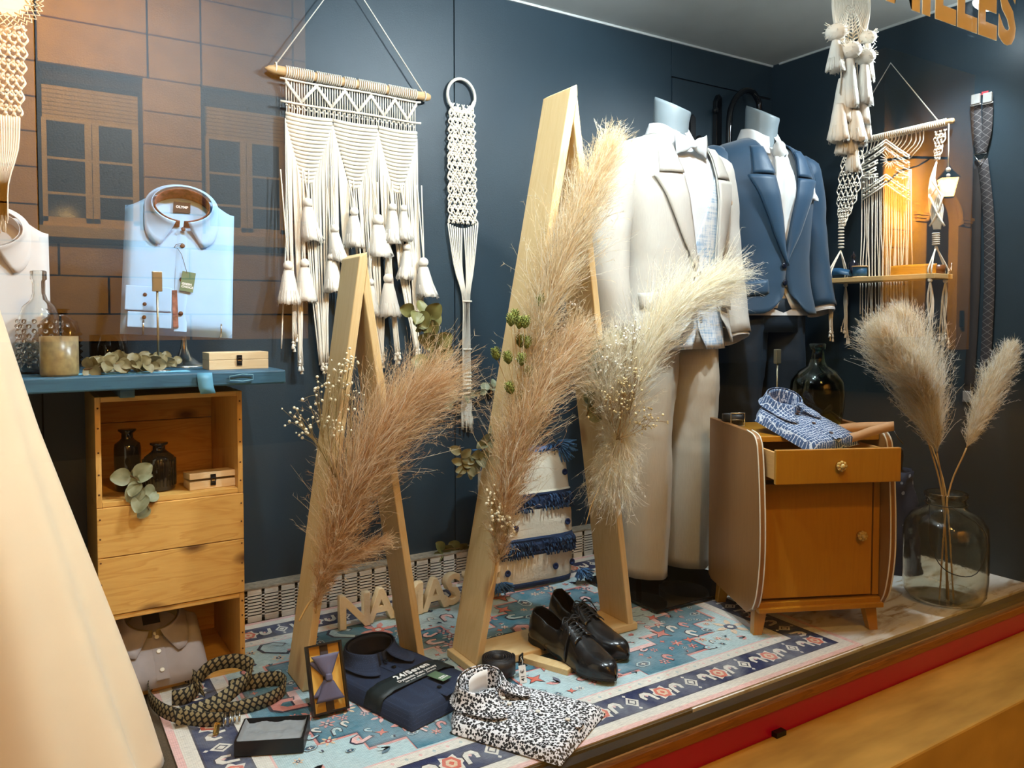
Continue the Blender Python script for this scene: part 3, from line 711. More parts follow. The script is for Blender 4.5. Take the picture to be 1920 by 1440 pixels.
# glassware on the plank
def glass(name, c, rough=.03, ior=1.45): return mat(name, c, rough, var=.03, trans=1.0, ior=ior)
M['clear'] = glass('clear_glass', (246, 248, 246)); M['greyglass'] = glass('grey_glass', (70, 86, 100), .08); M['amber'] = mat('amber_speckled_glass', (236, 204, 150), .3, var=.35, vs=60, trans=.75); M['smoke'] = glass('dark_blue_glass', (38, 52, 66), .06)
def wall_profile(prof, th):
    inn = [(max(.0005, r-th), z+(th if i == 0 else 0)) for i, (r, z) in enumerate(prof)]
    return [(.0005, prof[0][1])]+prof+inn[::-1]+[(.0005, prof[0][1]+th)]
b = MB(); p = atY(76, 690, 2.12)
pr = [(.040, 0), (.044, .01), (.044, .10), (.042, .13), (.034, .155), (.018, .17), (.0135, .185), (.0135, .215), (.017, .218), (.017, .236), (.014, .238)]
b.lathe(wall_profile(pr, .004), 28, caps=False)
for j in range(10):
    for k in range(12):
        a = 2*math.pi*(k+.5*(j % 2))/12; b.ball((math.cos(a)*.044, math.sin(a)*.044, .02+j*.0112), .0055, 6, 4)
o = b.build('glass_bottle', M['clear']); o.location = (p.x, 2.12, PT); tag(o, 'clear embossed glass bottle with a bobbled body on the blue plank', 'bottle')
b = MB(); p = atY(118, 690, 2.10); pr = [(.034, 0), (.036, .008), (.036, .075), (.032, .092), (.017, .102), (.015, .112), (.021, .116)]
b.lathe(wall_profile(pr, .004), 24, caps=False)
for j in range(6):
    for k in range(12):
        a = 2*math.pi*(k+.5*(j % 2))/12; b.lathe([(.0001, -.006), (.006, 0), (.0001, .006)], 4, (math.cos(a)*.035, math.sin(a)*.035, .014+j*.011))
o = b.build('faceted_bottle', M['greyglass']); o.scale = (1.25, 1.25, 1.3); o.location = (atY(112, 690, 2.19).x, 2.19, PT); tag(o, 'squat grey glass bottle with a diamond pattern behind the amber tumbler', 'bottle')
b = MB(); p = atY(112, 700, 2.0); b.lathe(wall_profile([(.036, 0), (.038, .006), (.038, .088)], .003), 28, caps=False)
rg = random.Random(3)
o = b.build('glass_tumbler', M['amber']); o.location = (p.x, 2.0, PT); tag(o, 'amber speckled glass tumbler at the front of the blue plank', 'tumbler', 'tumblers')
b = MB(); p = atY(205, 690, 2.3); b.lathe(wall_profile([(.044, 0), (.046, .006), (.046, .085)], .003), 28, caps=False)
o = b.build('glass_tumbler', M['smoke']); o.location = (p.x, 2.3, PT); tag(o, 'dark blue glass tumbler behind the eucalyptus on the plank', 'tumbler', 'tumblers')
# eucalyptus garland on the plank
t = thing('eucalyptus_sprig', 'dried eucalyptus garland lying along the blue plank', 'dried plant', (atY(240, 690, 2.05).x, 2.05, PT))
for k in range(4):
    y = 2.0+.035*k; a = atY(155+10*k, 690, y); c = atY(300+12*k, 690, y); a.z = c.z = PT+.012
    lv = sprig(t, [a, (a+c)/2+V((0, 0, .012)), c+V((0, 0, .004))], 22, .029, 'dry', (104, 96, 62), (140, 130, 94), seed=20+k, taper=.1)
    for o in lv:
        mw = rootmat(t) @ o.matrix_local; low = min((mw @ V(q)).z for q in ((-.5, .5, 0), (.5, .5, 0), (0, 1, 0), (0, 0, 0)))
        if low < PT+.003: o.location.z += PT+.003-low
t = thing('paper_strip', 'pale blue paper strip under the eucalyptus on the plank', 'paper', (atY(215, 700, 2.02).x, 2.02, PT)); b = MB(); b.box((.02, 0, .001), (.28, .05, .001)); b.build('sheet', mat('pale_blue_paper', (120, 190, 220), .8), t)
def wooden_box(loc, rz, w, d, h, label, ajar=0.0):
    t = thing('wooden_box', label, 'box', loc, rz, group='pale wooden boxes')
    b = MB(); b.box((0, 0, h*.28), (w, d, h*.56)); b.build('body', M['palewood'], t, bevel=.001)
    b = MB(); b.box((0, 0, 0), (w, d, h*.42)); o = b.build('lid', M['palewood'], t, bevel=.001); o.location = (0, 0, h*.575+h*.21+ajar*.5); o.rotation_euler = (-ajar/d*.9, 0, 0)
    b = MB(); b.box((0, -d/2-.0012, h*.36), (.013, .002, .011)); b.box((0, -d/2-.0012, h*.70+ajar*.8), (.013, .002, .011)); b.build('clasp_plate', M['black'], t)
    b = MB(); b.tube([(math.cos(a)*.006, -d/2-.0035, h*.52+ajar*.4+math.sin(a)*.007) for a in [k*math.pi/5 for k in range(10)]], .0014, 5, closed=True); b.build('clasp_ring', M['black'], t)
    return t
p = atY(442, 690, 2.07); wooden_box((p.x, 2.07, PT), R(2), .146, .07, .043, 'closed pale wooden box with a black clasp on the blue plank')

# inside the upper crate
cz = zc[2]+.0125
def bottle(px, Y, prof, label, ribs=0):
    p = atY(px, 900, Y); b = MB(); n = 36; s = 1.0; b.lathe(prof, n)
    if ribs: 
        for k in range(ribs):
            a = 2*math.pi*k/ribs; b.tube([(math.cos(a)*.038, math.sin(a)*.038, z) for z in (.012, .03, .06, .078)], .0016, 4)
    o = b.build('dark_bottle', M['blackglass']); o.location = (p.x, Y, cz); tag(o, label, 'bottle', 'dark bottles in the crate')
M['blackglass'] = mat('black_bottle_glass', (22, 22, 34), .08, coat=.4)
bottle(240, 2.16, [(.028, 0), (.031, .003), (.031, .105), (.029, .116), (.017, .125), (.0135, .13), (.0135, .142), (.021, .148), (.021, .152), (.012, .152)], 'tall slim dark glass bottle in the open crate')
bottle(299, 2.12, [(.033, 0), (.037, .004), (.038, .068), (.034, .084), (.019, .096), (.0145, .1), (.0145, .11), (.021, .114), (.021, .118), (.012, .118)], 'squat ribbed dark glass bottle in the open crate', 26)
p = atY(393, 915, 2.08); wooden_box((p.x+.004, 2.10, cz), R(3), .112, .07, .036, 'pale wooden box with its lid ajar in the open crate', .006)
t = thing('eucalyptus_sprig', 'eucalyptus sprig spilling over the edge of the open crate', 'dried plant', (atY(265, 920, 2.03).x, 2.04, cz))
sprig(t, [atY(240, 890, 2.07), atY(262, 905, 2.03), atY(280, 958, 2.02)], 11, .048, 'sage', (120, 124, 88), (156, 158, 130), seed=31, taper=.1)
# grey shirt in the lower crate
M['shirtgrey'] = mat('grey_brushed_cotton', (150, 140, 138), .9, var=.10, vs=20)
M['whitebtn'] = mat('pearl_button', (224, 218, 204), .3)
p = fl(285, 1300, .012)
gs = thing('folded_shirt', 'grey button-down folded shirt standing in the lowest crate', 'shirt', (atY(288, 1240, 2.12).x, 2.10, .083), Euler((R(36), 0, R(2))), group='folded shirts')
folded_shirt(gs, .225, .215, .020, M['shirtgrey'], mat('olive_lining', (128, 110, 70), .9), M['whitebtn'], seed=9, label=M['label_black'], ch=.035)

# ================================================================== timber A-frames
def aframe(name, label, xl, xr, xa, Y0, depth, H, th, base):
    t = thing(name, label, 'wooden frame', ((xl+xr)/2, Y0+depth/2, .0062), group='timber A-frames')
    zb = th if base else 0.0
    for side, x0 in ((-1, xl), (1, xr)):
        a = V((x0, 0, zb)); b_ = V((xa, 0, H)); d = (b_-a).normalized(); ang = math.atan2(d.x, d.z)
        tw = th/d.z                                    # horizontal thickness of the leg
        s = 1 if side < 0 else -1
        if side < 0: poly = [a, a+V((tw, 0, 0)), b_+V((tw*.62, 0, -.028)), b_+V((tw*.55, 0, 0)), b_+V((-tw*.5, 0, -.012))]
        else: poly = [a, a+V((-tw, 0, 0)), b_+V((tw*.05, 0, -.10)), b_+V((tw*.60, 0, -.03))]
        org = V(((a.x+b_.x)/2, Y0+depth/2, (a.z+b_.z)/2)); Ri = Matrix.Rotation(-ang, 3, 'Y')
        loc = [Ri @ (p-V((org.x, 0, org.z))) for p in poly]
        m_ = MB(); n = len(loc)
        m_.add([V((p.x, -depth/2, p.z)) for p in loc]+[V((p.x, depth/2, p.z)) for p in loc],
               [tuple(range(n)), tuple(range(2*n-1, n-1, -1))]+[(i, n+i, n+(i+1) % n, (i+1) % n) for i in range(n)], flat=True)
        o = m_.build('leg', M['pine'], t, bevel=.0025); o.location = org-V(t.location)+V((0, 0, .0062)); o.rotation_euler = (0, ang, 0)
    if base:
        b = MB(); b.box((0, 0, 0), (xr-xl+.03, depth, th)); o = b.build('foot_board', M['pinex'], t, bevel=.002); o.location = (0, 0, th/2)
    return t
s0, s1 = fl(577, 1316), fl(792, 1238); SYF = 1.835
l0, l1 = fl(906, 1278), fl(1201, 1192); LYF = 1.700
sf = aframe('timber_a_frame', 'short pine A-frame holding a pinkish pampas bunch', s0.x, s1.x, atY(681, 480, SYF).x, SYF, .125, atY(670, 476, SYF).z, .019, False)
lf_ = aframe('timber_a_frame', 'tall pine A-frame with a foot board decorated with pampas plumes', l0.x-.0, l1.x, atY(1076, 162, LYF).x, LYF, .13, atY(1070, 160, LYF).z, .020, True)
# loose timber end under the shoe
b = MB(); b.box((0, 0, 0), (.035, .16, .018)); p = fl(1050, 1262); o = b.build('timber_offcut', M['pinex'], None, bevel=.0015); o.location = (p.x-.015, p.y+.05, .0095); o.rotation_euler = (0, 0, R(24)); tag(o, 'short pine offcut on the rug under the black shoe', 'wood piece')

# ================================================================== macrame
def cordends(mb, p, r, rg):
    "whipped end of a cord with a frayed tuft"
    p = V(p); mb.ball(p+V((0, 0, .004)), r*1.7, 7, 5)
    mb.lathe([(r*.9, 0), (r*1.9, -.010), (r*2.3, -.016)], 7, p)
def net(mb, cen, hw, across, k, rows, r, depth=V((0, -1, 0)), knots=True):
    "knotted net of k cords along the centre curve"
    n = rows*4+1; C = bez(cen, n); W = [hw[0]]*n if len(hw) == 1 else [bez([V((h, 0, 0)) for h in hw], n)[i].x for i in range(n)]
    A = V(across)
    for j in range(k):
        pts = []
        for i in range(n):
            ph = math.pi*i/4+(math.pi if j % 2 else 0)
            x = (2*(j+.5+.46*math.sin(ph))/k-1)*W[i]
            pts.append(C[i]+A*x+depth*(r*.9*math.sin(ph*2+j)))
        mb.tube(pts, r, 5)
    if knots:
        for i in range(0, rows*2):
            q = 2*i+1
            for j in range(k//2):
                x = (2*(2*j+1+(i % 2))/k-1)
                if abs(x) > .97: continue
                mb.ball(C[q]+A*x*W[q]+depth*r*1.2, r*1.75, 7, 5, ax=Matrix.Rotation(.6*(1 if i % 2 else -1), 3, depth), sq=.72)
# ---- the large hanging on the back wall
YM = YB-.034
X0, X1 = atY(534, 160, YM).x, atY(780, 190, YM).x
zd, z1, z2, z3 = atY(537, 141, YM).z, atY(530, 148, YM).z, atY(530, 191, YM).z, atY(537, 213, YM).z
z4 = atY(590, 340, YM).z
lm_ = thing('macrame_wall_hanging', 'large cream macrame wall hanging with tassels on a wooden dowel', 'macrame', ((X0+X1)/2, YM, zd))
e0, e1 = atY(497, 127, YM), atY(806, 183, YM)
b = MB(); d = (e1-e0); b.tube([e0, e0+d*.02, e0+d*.05, e0+d*.98, e1], [.002, .009, .0135, .0135, .009], 14); b.build('dowel', M['dowel'], lm_, world=True)
b = MB(); rg = random.Random(5)
h0, h1, ap = atY(516, 122, YM), atY(795, 176, YM), atY(648, -55, YM)
b.tube([h0, ap, h1], .0022, 6)
for h in (h0, h1): b.tube([h+V((0, math.cos(a)*.0155, -.008+math.sin(a)*.0155)) for a in [k*math.pi/6 for k in range(12)]], .0022, 5, closed=True)
b.build('hanging_cord', M['cord'], lm_, world=True)
b = MB(); nw = 64
for i in range(nw):
    if i in (13, 26, 33, 48): continue
    x = X0+(X1-X0)*(i+.5)/nw; zz = zd+(e1.z-e0.z)*((x-e0.x)/(e1.x-e0.x)-.10)*0
    zc_ = e0.z+(e1.z-e0.z)*((x-e0.x)/(e1.x-e0.x)); dz = .0165
    b.tube([V((x, YM-math.sin(a)*.0165, zc_+math.cos(a)*.0165)) for a in [k*math.pi/6 for k in range(12)]], .0021, 5, closed=True)
b.build('dowel_wraps', M['cord'], lm_, world=True)
Xt = lambda t: X0+(X1-X0)*t
b = MB(); sl = (e1.z-e0.z)/(e1.x-e0.x)
zz = lambda z, x: z+sl*(x-X0)
for z, r_, y_ in ((z1, .0032, -.006), (z2, .0036, -.007)):
    b.tube([V((X0-.016, YM+y_, zz(z, X0)))]+[V((Xt(k/8), YM+y_, zz(z, Xt(k/8))-.0015*math.sin(k)))for k in range(9)]+[V((X1+.014, YM+y_, zz(z, X1)))], r_, 6)
for i in range(54):
    x = Xt((i+.5)/54); b.tube([V((x, YM, zz(zd-.012, x))), V((x, YM, zz(z2, x)))], .0021, 5)
    x = Xt((i+.5)/54); b.tube([V((x, YM, zz(z2, x))), V((x+.001*(-1)**i, YM-.002, zz((z2+z3)/2, x))), V((x, YM, zz(z3, x)-.004))], .0019, 5)
tz = [0, .11, .22, .33, .43, .53, .63, .73, .82, .92, 1.0]
for i in range(10):
    za, zb_ = (z1-.006, z2+.006) if i % 2 == 0 else (z2+.006, z1-.006)
    for o_ in (0, .0062): b.tube([V((Xt(tz[i]), YM-.006, zz(za, Xt(tz[i]))+o_-.003)), V((Xt(tz[i+1]), YM-.006, zz(zb_, Xt(tz[i+1]))+o_-.003))], .0031, 6)
for i in range(26):
    for j in range(2): x = Xt((i+.5*j+.25)/26.2); b.ball(V((x, YM-.003, zz(z2-.007-.008*j, x))), .0042, 7, 5, sq=.7)
b.build('knotted_header', M['cord'], lm_, world=True)
b = MB(); ends = []; NR = 17
for a_, c_, zt_, tip in ((0, .335, 0, .42), (.345, .68, .002, .44), (.69, 1.0, .004, .48)):
    xc = Xt(a_+(c_-a_)*tip); wl, wr = xc-Xt(a_), Xt(c_)-xc; L = (z3-z4)
    for i in range(NR):
        q = i/(NR-1); k = 1-.76*max(0., (q-.12)/.88)
        xl_, xr_ = xc-wl*k, xc+wr*k; z = z3-L*q
        zr = lambda x: zz(z, x)*(1)+.004*math.sin((x-xl_)/(xr_-xl_)*math.pi)*(-1)
        b.tube([V((xl_+(xr_-xl_)*s, YM-.004, zr(xl_+(xr_-xl_)*s))) for s in (0, .2, .4, .6, .8, 1)], .0058, 6)
        if i > 1:
            ends.append((V((xl_-.001, YM-.004, zr(xl_))), -1)); ends.append((V((xr_+.001, YM-.004, zr(xr_))), 1))
    for s in range(7): ends.append((V((xc+(s-3)*.0075, YM-.003, zz(z4, xc)+.003)), 0))
b.build('rib_rows', M['cord'], lm_, world=True)
b = MB(); cl_px = [(527, 668, 5), (553, 648, 4), (564, 690, 8), (603, 684, 8), (612, 690, 7), (641, 640, 5), (655, 600, 6), (700, 620, 6), (716, 684, 9), (746, 672, 5), (783, 668, 8), (793, 610, 4)]
clus = [(atY(x, y, YM), n) for x, y, n in cl_px]; used = [0]*len(clus)
for p, s in sorted(ends, key=lambda e: e[0].x):
    best = min(range(len(clus)), key=lambda i: abs(clus[i][0].x-p.x)+.02*max(0, used[i]-clus[i][1])); used[best] += 1
    q = clus[best][0]+V((rg.uniform(-.007, .007), rg.uniform(-.005, .005), rg.uniform(-.004, .03)))
    mid = V(((p.x*.7+q.x*.3)+rg.uniform(-.004, .004), YM-.004, p.z*.5+q.z*.5))
    b.tube(bez([p, V((p.x, YM-.005, p.z-.02)), mid, q.lerp(mid, .3), q], 9), .0025, 5)
    if used[best] % 2 == 0: cordends(b, q, .0025, rg)
b.build('hanging_cords', M['cord'], lm_, world=True)
tas = [(577, 370, 451, 19, 8), (628, 420, 490, 17, 8), (664, 388, 462, 18, 1), (709, 401, 481, 23, 4), (736, 380, 455, 17, 0), (757, 383, 450, 15, 2), (763, 456, 523, 16, -5), (794, 482, 557, 21, 9), (540, 488, 570, 19, 0), (571, 484, 566, 18, 3), (622, 473, 547, 17, 2), (695, 522, 590, 15, 2), (728, 512, 594, 21, 2)]
for i, (x, y, yb, hw, ln) in enumerate(tas):
    y_ = YM-.020-.006*(i % 3); p = atY(x, y, y_); q = atY(x, yb, y_); r = hw/F_PX*2.42*.92
    b = MB(); tassel(b, p, p.z-q.z, r, V((ln/F_PX*2.4, 0, 0)), i, 44); o = b.build('tassel', M['tassel'], lm_, world=True)
    top = V((p.x+rg.uniform(-.008, .008), YM-.008, z4+.01+rg.uniform(0, .03)))
    c = MB()
    if top.z > p.z:
        for dx in (-.004, .004): c.tube(bez([p+V((0, 0, -.004)), p+V((dx*.3, 0, .01)), top+V((dx*2, 0, 0))], 6), .0023, 5)
        c.build('tassel_cord', M['cord'], lm_, world=True)
# ---- long ring hanging
YN = YB-.022
rc = atY(865, 180, YN); rm = thing('macrame_ring_hanging', 'long narrow cream macrame strip hanging from a white ring', 'macrame', rc)
b = MB(); rr = 28/F_PX*2.8; b.tube([rc+V((math.cos(a)*rr, 0, math.sin(a)*rr*1.08)) for a in [k*math.pi/18 for k in range(36)]], .0052, 8, closed=True); b.build('ring', M['cord'], rm, world=True)
b = MB(); b.tube([rc+V((0, .02, rr*1.02)), rc+V((0, -.002, rr*1.06))], .002, 6); b.build('nail', M['steel'], rm, world=True)
P = lambda x, y: atY(x, y, YN)
pxm = 2.82/F_PX
b = MB(); net(b, [P(866, 202), P(866, 300), P(868, 420)], [26*pxm, 29*pxm, 30*pxm], (1, 0, 0), 12, 24, .0026); 
net(b, [P(866, 196), P(866, 310), P(868, 418)], [24*pxm, 28*pxm, 29*pxm], (1, 0, 0), 9, 16, .0026, knots=False)
b.tube([P(841, 190), P(850, 204), P(866, 209), P(882, 204), P(889, 190)], .005, 8); b.build('knotted_net', M['cord'], rm, world=True)
b = MB()
for i in range(14):
    t = i/13; sd = -1 if i < 7 else 1
    a = P(840+56*t, 418+10*abs(math.sin(t*math.pi))); 
    m1 = P(855+30*t+(sd*3), 500); m2 = P(868+12*t, 560); 
    b.tube(bez([a, m1, m2, P(868+13*t, 640), P(869+13*t, 735)], 14), .0026, 5)
    b.tube(bez([P(869+13*t, 735), P(866+18*t, 760), P(868+19*t+rg.uniform(-2, 2), 795+rg.uniform(0, 16))], 7), .0024, 5)
for y in (565, 655, 738): b.tube([P(876, y)+V((math.cos(a)*.0165, math.sin(a)*.006, 0)) for a in [k*math.pi/6 for k in range(12)]], .0034, 5, closed=True)
for k in range(5): b.tube([P(876, 700+k*7)+V((math.cos(a)*.0155, math.sin(a)*.006, 0)) for a in [k2*math.pi/6 for k2 in range(12)]], .003, 5, closed=True)
b.build('tail_cords', M['cord'], rm, world=True)

# ---- hanging at the far left with a lace doily
YL = 2.02; P = lambda x, y: atY(x, y, YL); pxm = 1.72/F_PX
lh = thing('macrame_wall_hanging', 'cream knotted macrame hanging with a lace edge behind the ivory dress', 'macrame', P(10, 0))
b = MB(); net(b, [P(8, 48), P(6, 130), P(2, 215)], [38*pxm, 36*pxm, 33*pxm], (1, 0, 0), 10, 12, .0027)
b.tube([P(-40, 62), P(10, 55), P(46, 50)], .004, 6); b.build('knotted_net', M['cord'], lh, world=True)
b = MB()
for i in range(14):
    x = -28+64*i/13; b.tube(bez([P(x, 212+i*.5), P(x*.85+2, 280), P(x*.35+2, 345), P(x*.3+3, 425+rg.uniform(-12, 12))], 10), .0028, 5)
b.build('hanging_cords', M['cord'], lh, world=True)
b = MB(); dc = P(12, 0)+V((0, -.02, 0))
for ring in range(4):
    r0 = 30*pxm+ring*7*pxm; n = 16+ring*6
    for i in range(n):
        a0, a1 = 2*math.pi*i/n, 2*math.pi*(i+1)/n; am = (a0+a1)/2
        b.tube([dc+V((math.cos(a0)*r0, 0, math.sin(a0)*r0*.9)), dc+V((math.cos(am)*(r0+7*pxm), -.001, math.sin(am)*(r0+7*pxm)*.9)), dc+V((math.cos(a1)*r0, 0, math.sin(a1)*r0*.9))], .0014, 4)
b.grid(lambda u, v: dc+V((math.cos(u*6.2832)*(4+34*v)*pxm, .001, math.sin(u*6.2832)*(4+34*v)*pxm*.9)), 40, 4, cu=True)
b.build('lace_doily', mat('cream_lace', (236, 222, 196), .9), lh, world=True)

# ================================================================== dressed mannequins
SEC = [(.80, .205, .140, -.005), (.90, .198, .132, 0), (1.00, .182, .120, 0), (1.08, .176, .116, 0), (1.18, .186, .122, 0), (1.28, .200, .126, 0), (1.36, .208, .120, .004), (1.42, .200, .104, .010), (1.455, .172, .088, .014), (1.475, .130, .074, .018), (1.49, .085, .066, .020), (1.50, .062, .060, .02)]
def sect(z):
    if z <= SEC[0][0]: return SEC[0][1:]
    for (za, *a), (zb, *b) in zip(SEC[:-1], SEC[1:]):
        if z <= zb:
            t = (z-za)/(zb-za); return [x+(y-x)*t for x, y in zip(a, b)]
    return SEC[-1][1:]
def surf(th, z, off=0.0):
    a, b, yo = sect(z); c, s = math.cos(th), math.sin(th); e = 2/2.5
    return V(((a+off)*math.copysign(abs(c)**e, c), yo+(b+off)*math.copysign(abs(s)**e, s), z))
def th_of_x(x, z, off=0.0):
    a = sect(z)[0]+off; r = max(-1, min(1, x/a)); return -math.acos(math.copysign(abs(r)**(2.5/2), r))
def interp(z, tab):
    if z <= tab[0][0]: return tab[0][1]
    for (a, x), (b, y) in zip(tab[:-1], tab[1:]):
        if z <= b: t = (z-a)/(b-a); t = t*t*(3-2*t) if False else t; return x+(y-x)*t
    return tab[-1][1]
def limb(mb, pts, rad, n=20, flat=1.0, fold=0.0, seed=0, ends=True):
    "cloth tube with soft folds"
    C = bez(pts, 26); k = len(rad)
    def f(u, v):
        i = v*25; j = min(int(i), 24); p = C[j].lerp(C[j+1], i-j); T = (C[j+1]-C[j]).normalized()
        q = v*(k-1); a = min(int(q), k-2); r = rad[a]+(rad[a+1]-rad[a])*(q-a)
        ux = V((1, 0, 0)); ux = (ux-T*ux.dot(T)).normalized(); uy = T.cross(ux)
        A = 2*math.pi*u; w = 1+fold*noise.noise(V((math.cos(A)*1.6, math.sin(A)*1.6, v*9+seed)))
        return p+ux*(math.cos(A)*r*flat*w)+uy*(math.sin(A)*r*w)
    mb.grid(f, n, 27, cu=True)
def mannequin(label, loc, rz, scale, jm, tm, vm, shm, style):
    t = thing('dressed_mannequin', label, 'mannequin', loc, rz, group='dressed mannequins'); t.scale = (scale,)*3
    light = style == 'light'
    # neck block
    b = MB(); b.lathe([(.058, 1.44), (.058, 1.50), (.058, 1.55), (.060, 1.590), (.058, 1.600), (.0005, 1.603)], 28, caps=False)
    for i, p in enumerate(b.v):
        x, y, z = p
        if z > 1.52: b.v[i] = (x, y-.012*(z-1.52)/.09, z+(y*.55-x*.22)*((z-1.52)/.09))
    b.build('neck', M['busto'], t)
    # shirt front and waistcoat (inner loft)
    b = MB(); b.grid(lambda u, v: surf(-math.pi+u*2*math.pi, .86+v*.64, -.010), 48, 30, cu=True); sho = b.build('shirt', shm, t)
    if vm:
        def vest(u, v, s):
            z0v = .80 if light else .885; z = z0v+v*(1.36-z0v); g = interp(z, [(z0v, .035), (z0v+.06, .004), (1.14, .004), (1.36, .105)]); x0 = s*g; x1 = s*.15
            x = x0+(x1-x0)*u; return surf(th_of_x(x, z), z, -.004)
        b = MB()
        for s in (-1, 1): b.grid(lambda u, v: vest(u, v, s), 14, 26)
        vo_ = b.build('waistcoat', vm, t, solid=.003)
        for z in (.90, .965, 1.03, 1.095)[0 if light else 1:]:
            k = MB(); p = surf(th_of_x(.012, z), z, .0005); k.lathe([(.0065, 0), (.0065, .003), (.004, .0035)], 12, p, ax=Matrix.Rotation(R(90), 3, 'X')); k.build('button', M['greybtn'], vo_)
    # jacket
    zb = 1.035
    if light: gl_, gr = [(.80, .075), (.9, .03), (zb, .0), (1.42, .078), (1.475, .075)], [(.80, .115), (.9, .095), (zb, .085), (1.42, .085), (1.475, .078)]
    else: gl_, gr = [(.80, .055), (.9, .022), (zb, -.004), (1.2, .022), (1.42, .068), (1.475, .07)], [(.80, .055), (.9, .022), (zb, -.004), (1.2, .022), (1.42, .068), (1.475, .07)]
    zlow = .82 if light else .865; zsl = .845 if light else .89
    def jk(u, v, s):
        z = zlow+v*(1.492-zlow); g = interp(z, gl_ if s < 0 else gr)
        a = th_of_x(s*g, z); e = a+((-math.pi/2-.0)-a)*0
        end = math.pi/2 if s > 0 else -3*math.pi/2
        th = a+(end-a)*u; fl_ = .012+.010*max(0., (.95-z)/.15)+.004*noise.noise(V((u*5, v*4, s)))
        hem = 0.0
        p = surf(th, z, fl_)
        if v < .12: p.z += .05*(1-v/.12)*max(0., 1-u/.12)**2          # rounded fronts
        return p
    b = MB()
    for s in (-1, 1): b.grid(lambda u, v: jk(u, v, s), 40, 40)
    jo = b.build('jacket', jm, t, solid=.004)
    for s in (-1, 1):
        tab = gl_ if s < 0 else gr
        wid = [(zb, .004), (1.15, .045), (1.30, .080), (1.345, .094)]
        def lap(u, v):
            z = zb+v*(1.345-zb); g = interp(z, tab); x = s*(g-.002+interp(z, wid)*u)
            return surf(th_of_x(x, z), z, .018+.010*math.sin(u*math.pi)*.6+.004*u)
        def lap2(u, v):
            z = 1.352+v*.10; g = interp(z, tab); wv = [.078, .070][0]*(1-v*.45); x = s*(g-.004+wv*u)
            return surf(th_of_x(x, z), z, .018+.006*math.sin(u*math.pi))
        b = MB(); b.grid(lap, 9, 24); b.build('lapel', M[style+'_lapel'], jo, solid=.003)
        b = MB(); b.grid(lap2, 8, 10); b.build('collar', M[style+'_lapel'], jo, solid=.003)
        # sleeve
        b = MB(); k = 1 if s < 0 else .98
        limb(b, [V((s*.165, .012, 1.425)), V((s*.215, .012, 1.375)), V((s*.243, .010, 1.20)), V((s*.258, -.005, 1.05)), V((s*.262, -.045, zsl))], [.050, .078, .076, .070, .063, .060], 24, .92, .10, 3*s)
        b.build('sleeve', jm, jo, solid=.003)
        c = MB(); limb(c, [V((s*.262, -.042, zsl+.02)), V((s*.262, -.047, zsl-.01)), V((s*.262, -.05, zsl-(.018 if light else .02)))], [.052, .052, .052], 20, .9); c.build('shirt_cuff', shm, sho, solid=.002)
        if s > 0 and not light: continue
        # pocket flap
        def flap(u, v):
            x = s*(.075+.10*u); z = .985-.008*u-.052*v*(1 if .04 < u < .96 else .9)
            return surf(th_of_x(x, z), z, .022+.004*math.sin(v*3))
        c = MB(); c.grid(flap, 10, 5); c.build('pocket_flap', M[style+'_lapel'], jo, solid=.002)
    # breast pocket square (on its left = +x)
    def sq(u, v):
        x = .115+.055*u; z = 1.275+.045*v*(.6+.4*math.sin(u*5)); return surf(th_of_x(x, z), z, .020+.004*math.sin(u*9))
    c = MB(); c.grid(sq, 9, 5); c.build('pocket_square', M['pinkstripe'] if light else M['white_shirt'], jo, solid=.001)
    for z in ((zb, .955) if light else (zb, .975)):
        k = MB(); p = surf(th_of_x(-.018 if light else -.012, z), z, .020); k.lathe([(.010, 0), (.011, .003), (.006, .005)], 16, p, ax=Matrix.Rotation(R(90), 3, 'X')); k.build('button', M[style+'_btn'], jo)
    # shirt collar
    b = MB()
    def cb(u, v):
        s = 2*u-1; A = R(90)+s*R(172); fr = sm(.6, 1, abs(s)); r = .063+.004*v
        z = 1.535-.022*fr-v*(.042+.03*fr); out = .012*v+.012*fr*v
        p = V((math.cos(A)*(r+out), math.sin(A)*(r*.98+out)+.012-.004, z+.010*math.sin(A)))
        p += V((math.copysign(.024, -s), -.008, 0))*fr*v; return p
    b.grid(cb, 41, 7); b.build('shirt_collar', shm, sho, solid=.002)
    # tie
    if light:
        bt = MB(); z0 = 1.452; y0 = -.098
        for s in (-1, 1):
            def lobe(u, v):
                x = s*(.006+.062*u); h = (.012+.026*u**.8)*(1-.06*math.cos(9*u)); A = 2*math.pi*v
                rp = .85+.15*math.cos(A*2+1)*(1-u)
                return V((x, y0-.004+math.sin(A)*(.012-.006*u)*rp+.018*u*u*.3, z0+math.cos(A)*h))
            bt.grid(lambda u, v: lobe(v, u), 16, 9, cu=True); q = len(bt.v); bt.f.append(tuple(range(q-16, q))); bt.mi.append(0); bt.c.append(None)
        o = bt.build('bow_tie', M['bowtie'], t); k = MB(); k.box((0, y0-.010, z0), (.018, .018, .024)); k.build('bow_knot', M['bowtie'], o, bevel=.005)
    else:
        k = MB(); k.lathe([(.012, -.02), (.026, 0), (.020, .03), (.012, .04)], 14, (0, -.095, 1.435)); k.build('cravat_knot', M['silktie'], t)
        def tie(u, v):
            z = 1.42-v*.30; x = (u-.5)*(.05+.07*math.sin(min(1, v*1.4)*math.pi/2)); return surf(th_of_x(x, z), z, .004+.010*math.cos((u-.5)*3)*(1-v)+.004*math.sin(u*14+v*3))
        k = MB(); k.grid(tie, 14, 18); k.build('cravat', M['silktie'], t, solid=.002)
    # trousers
    b = MB()
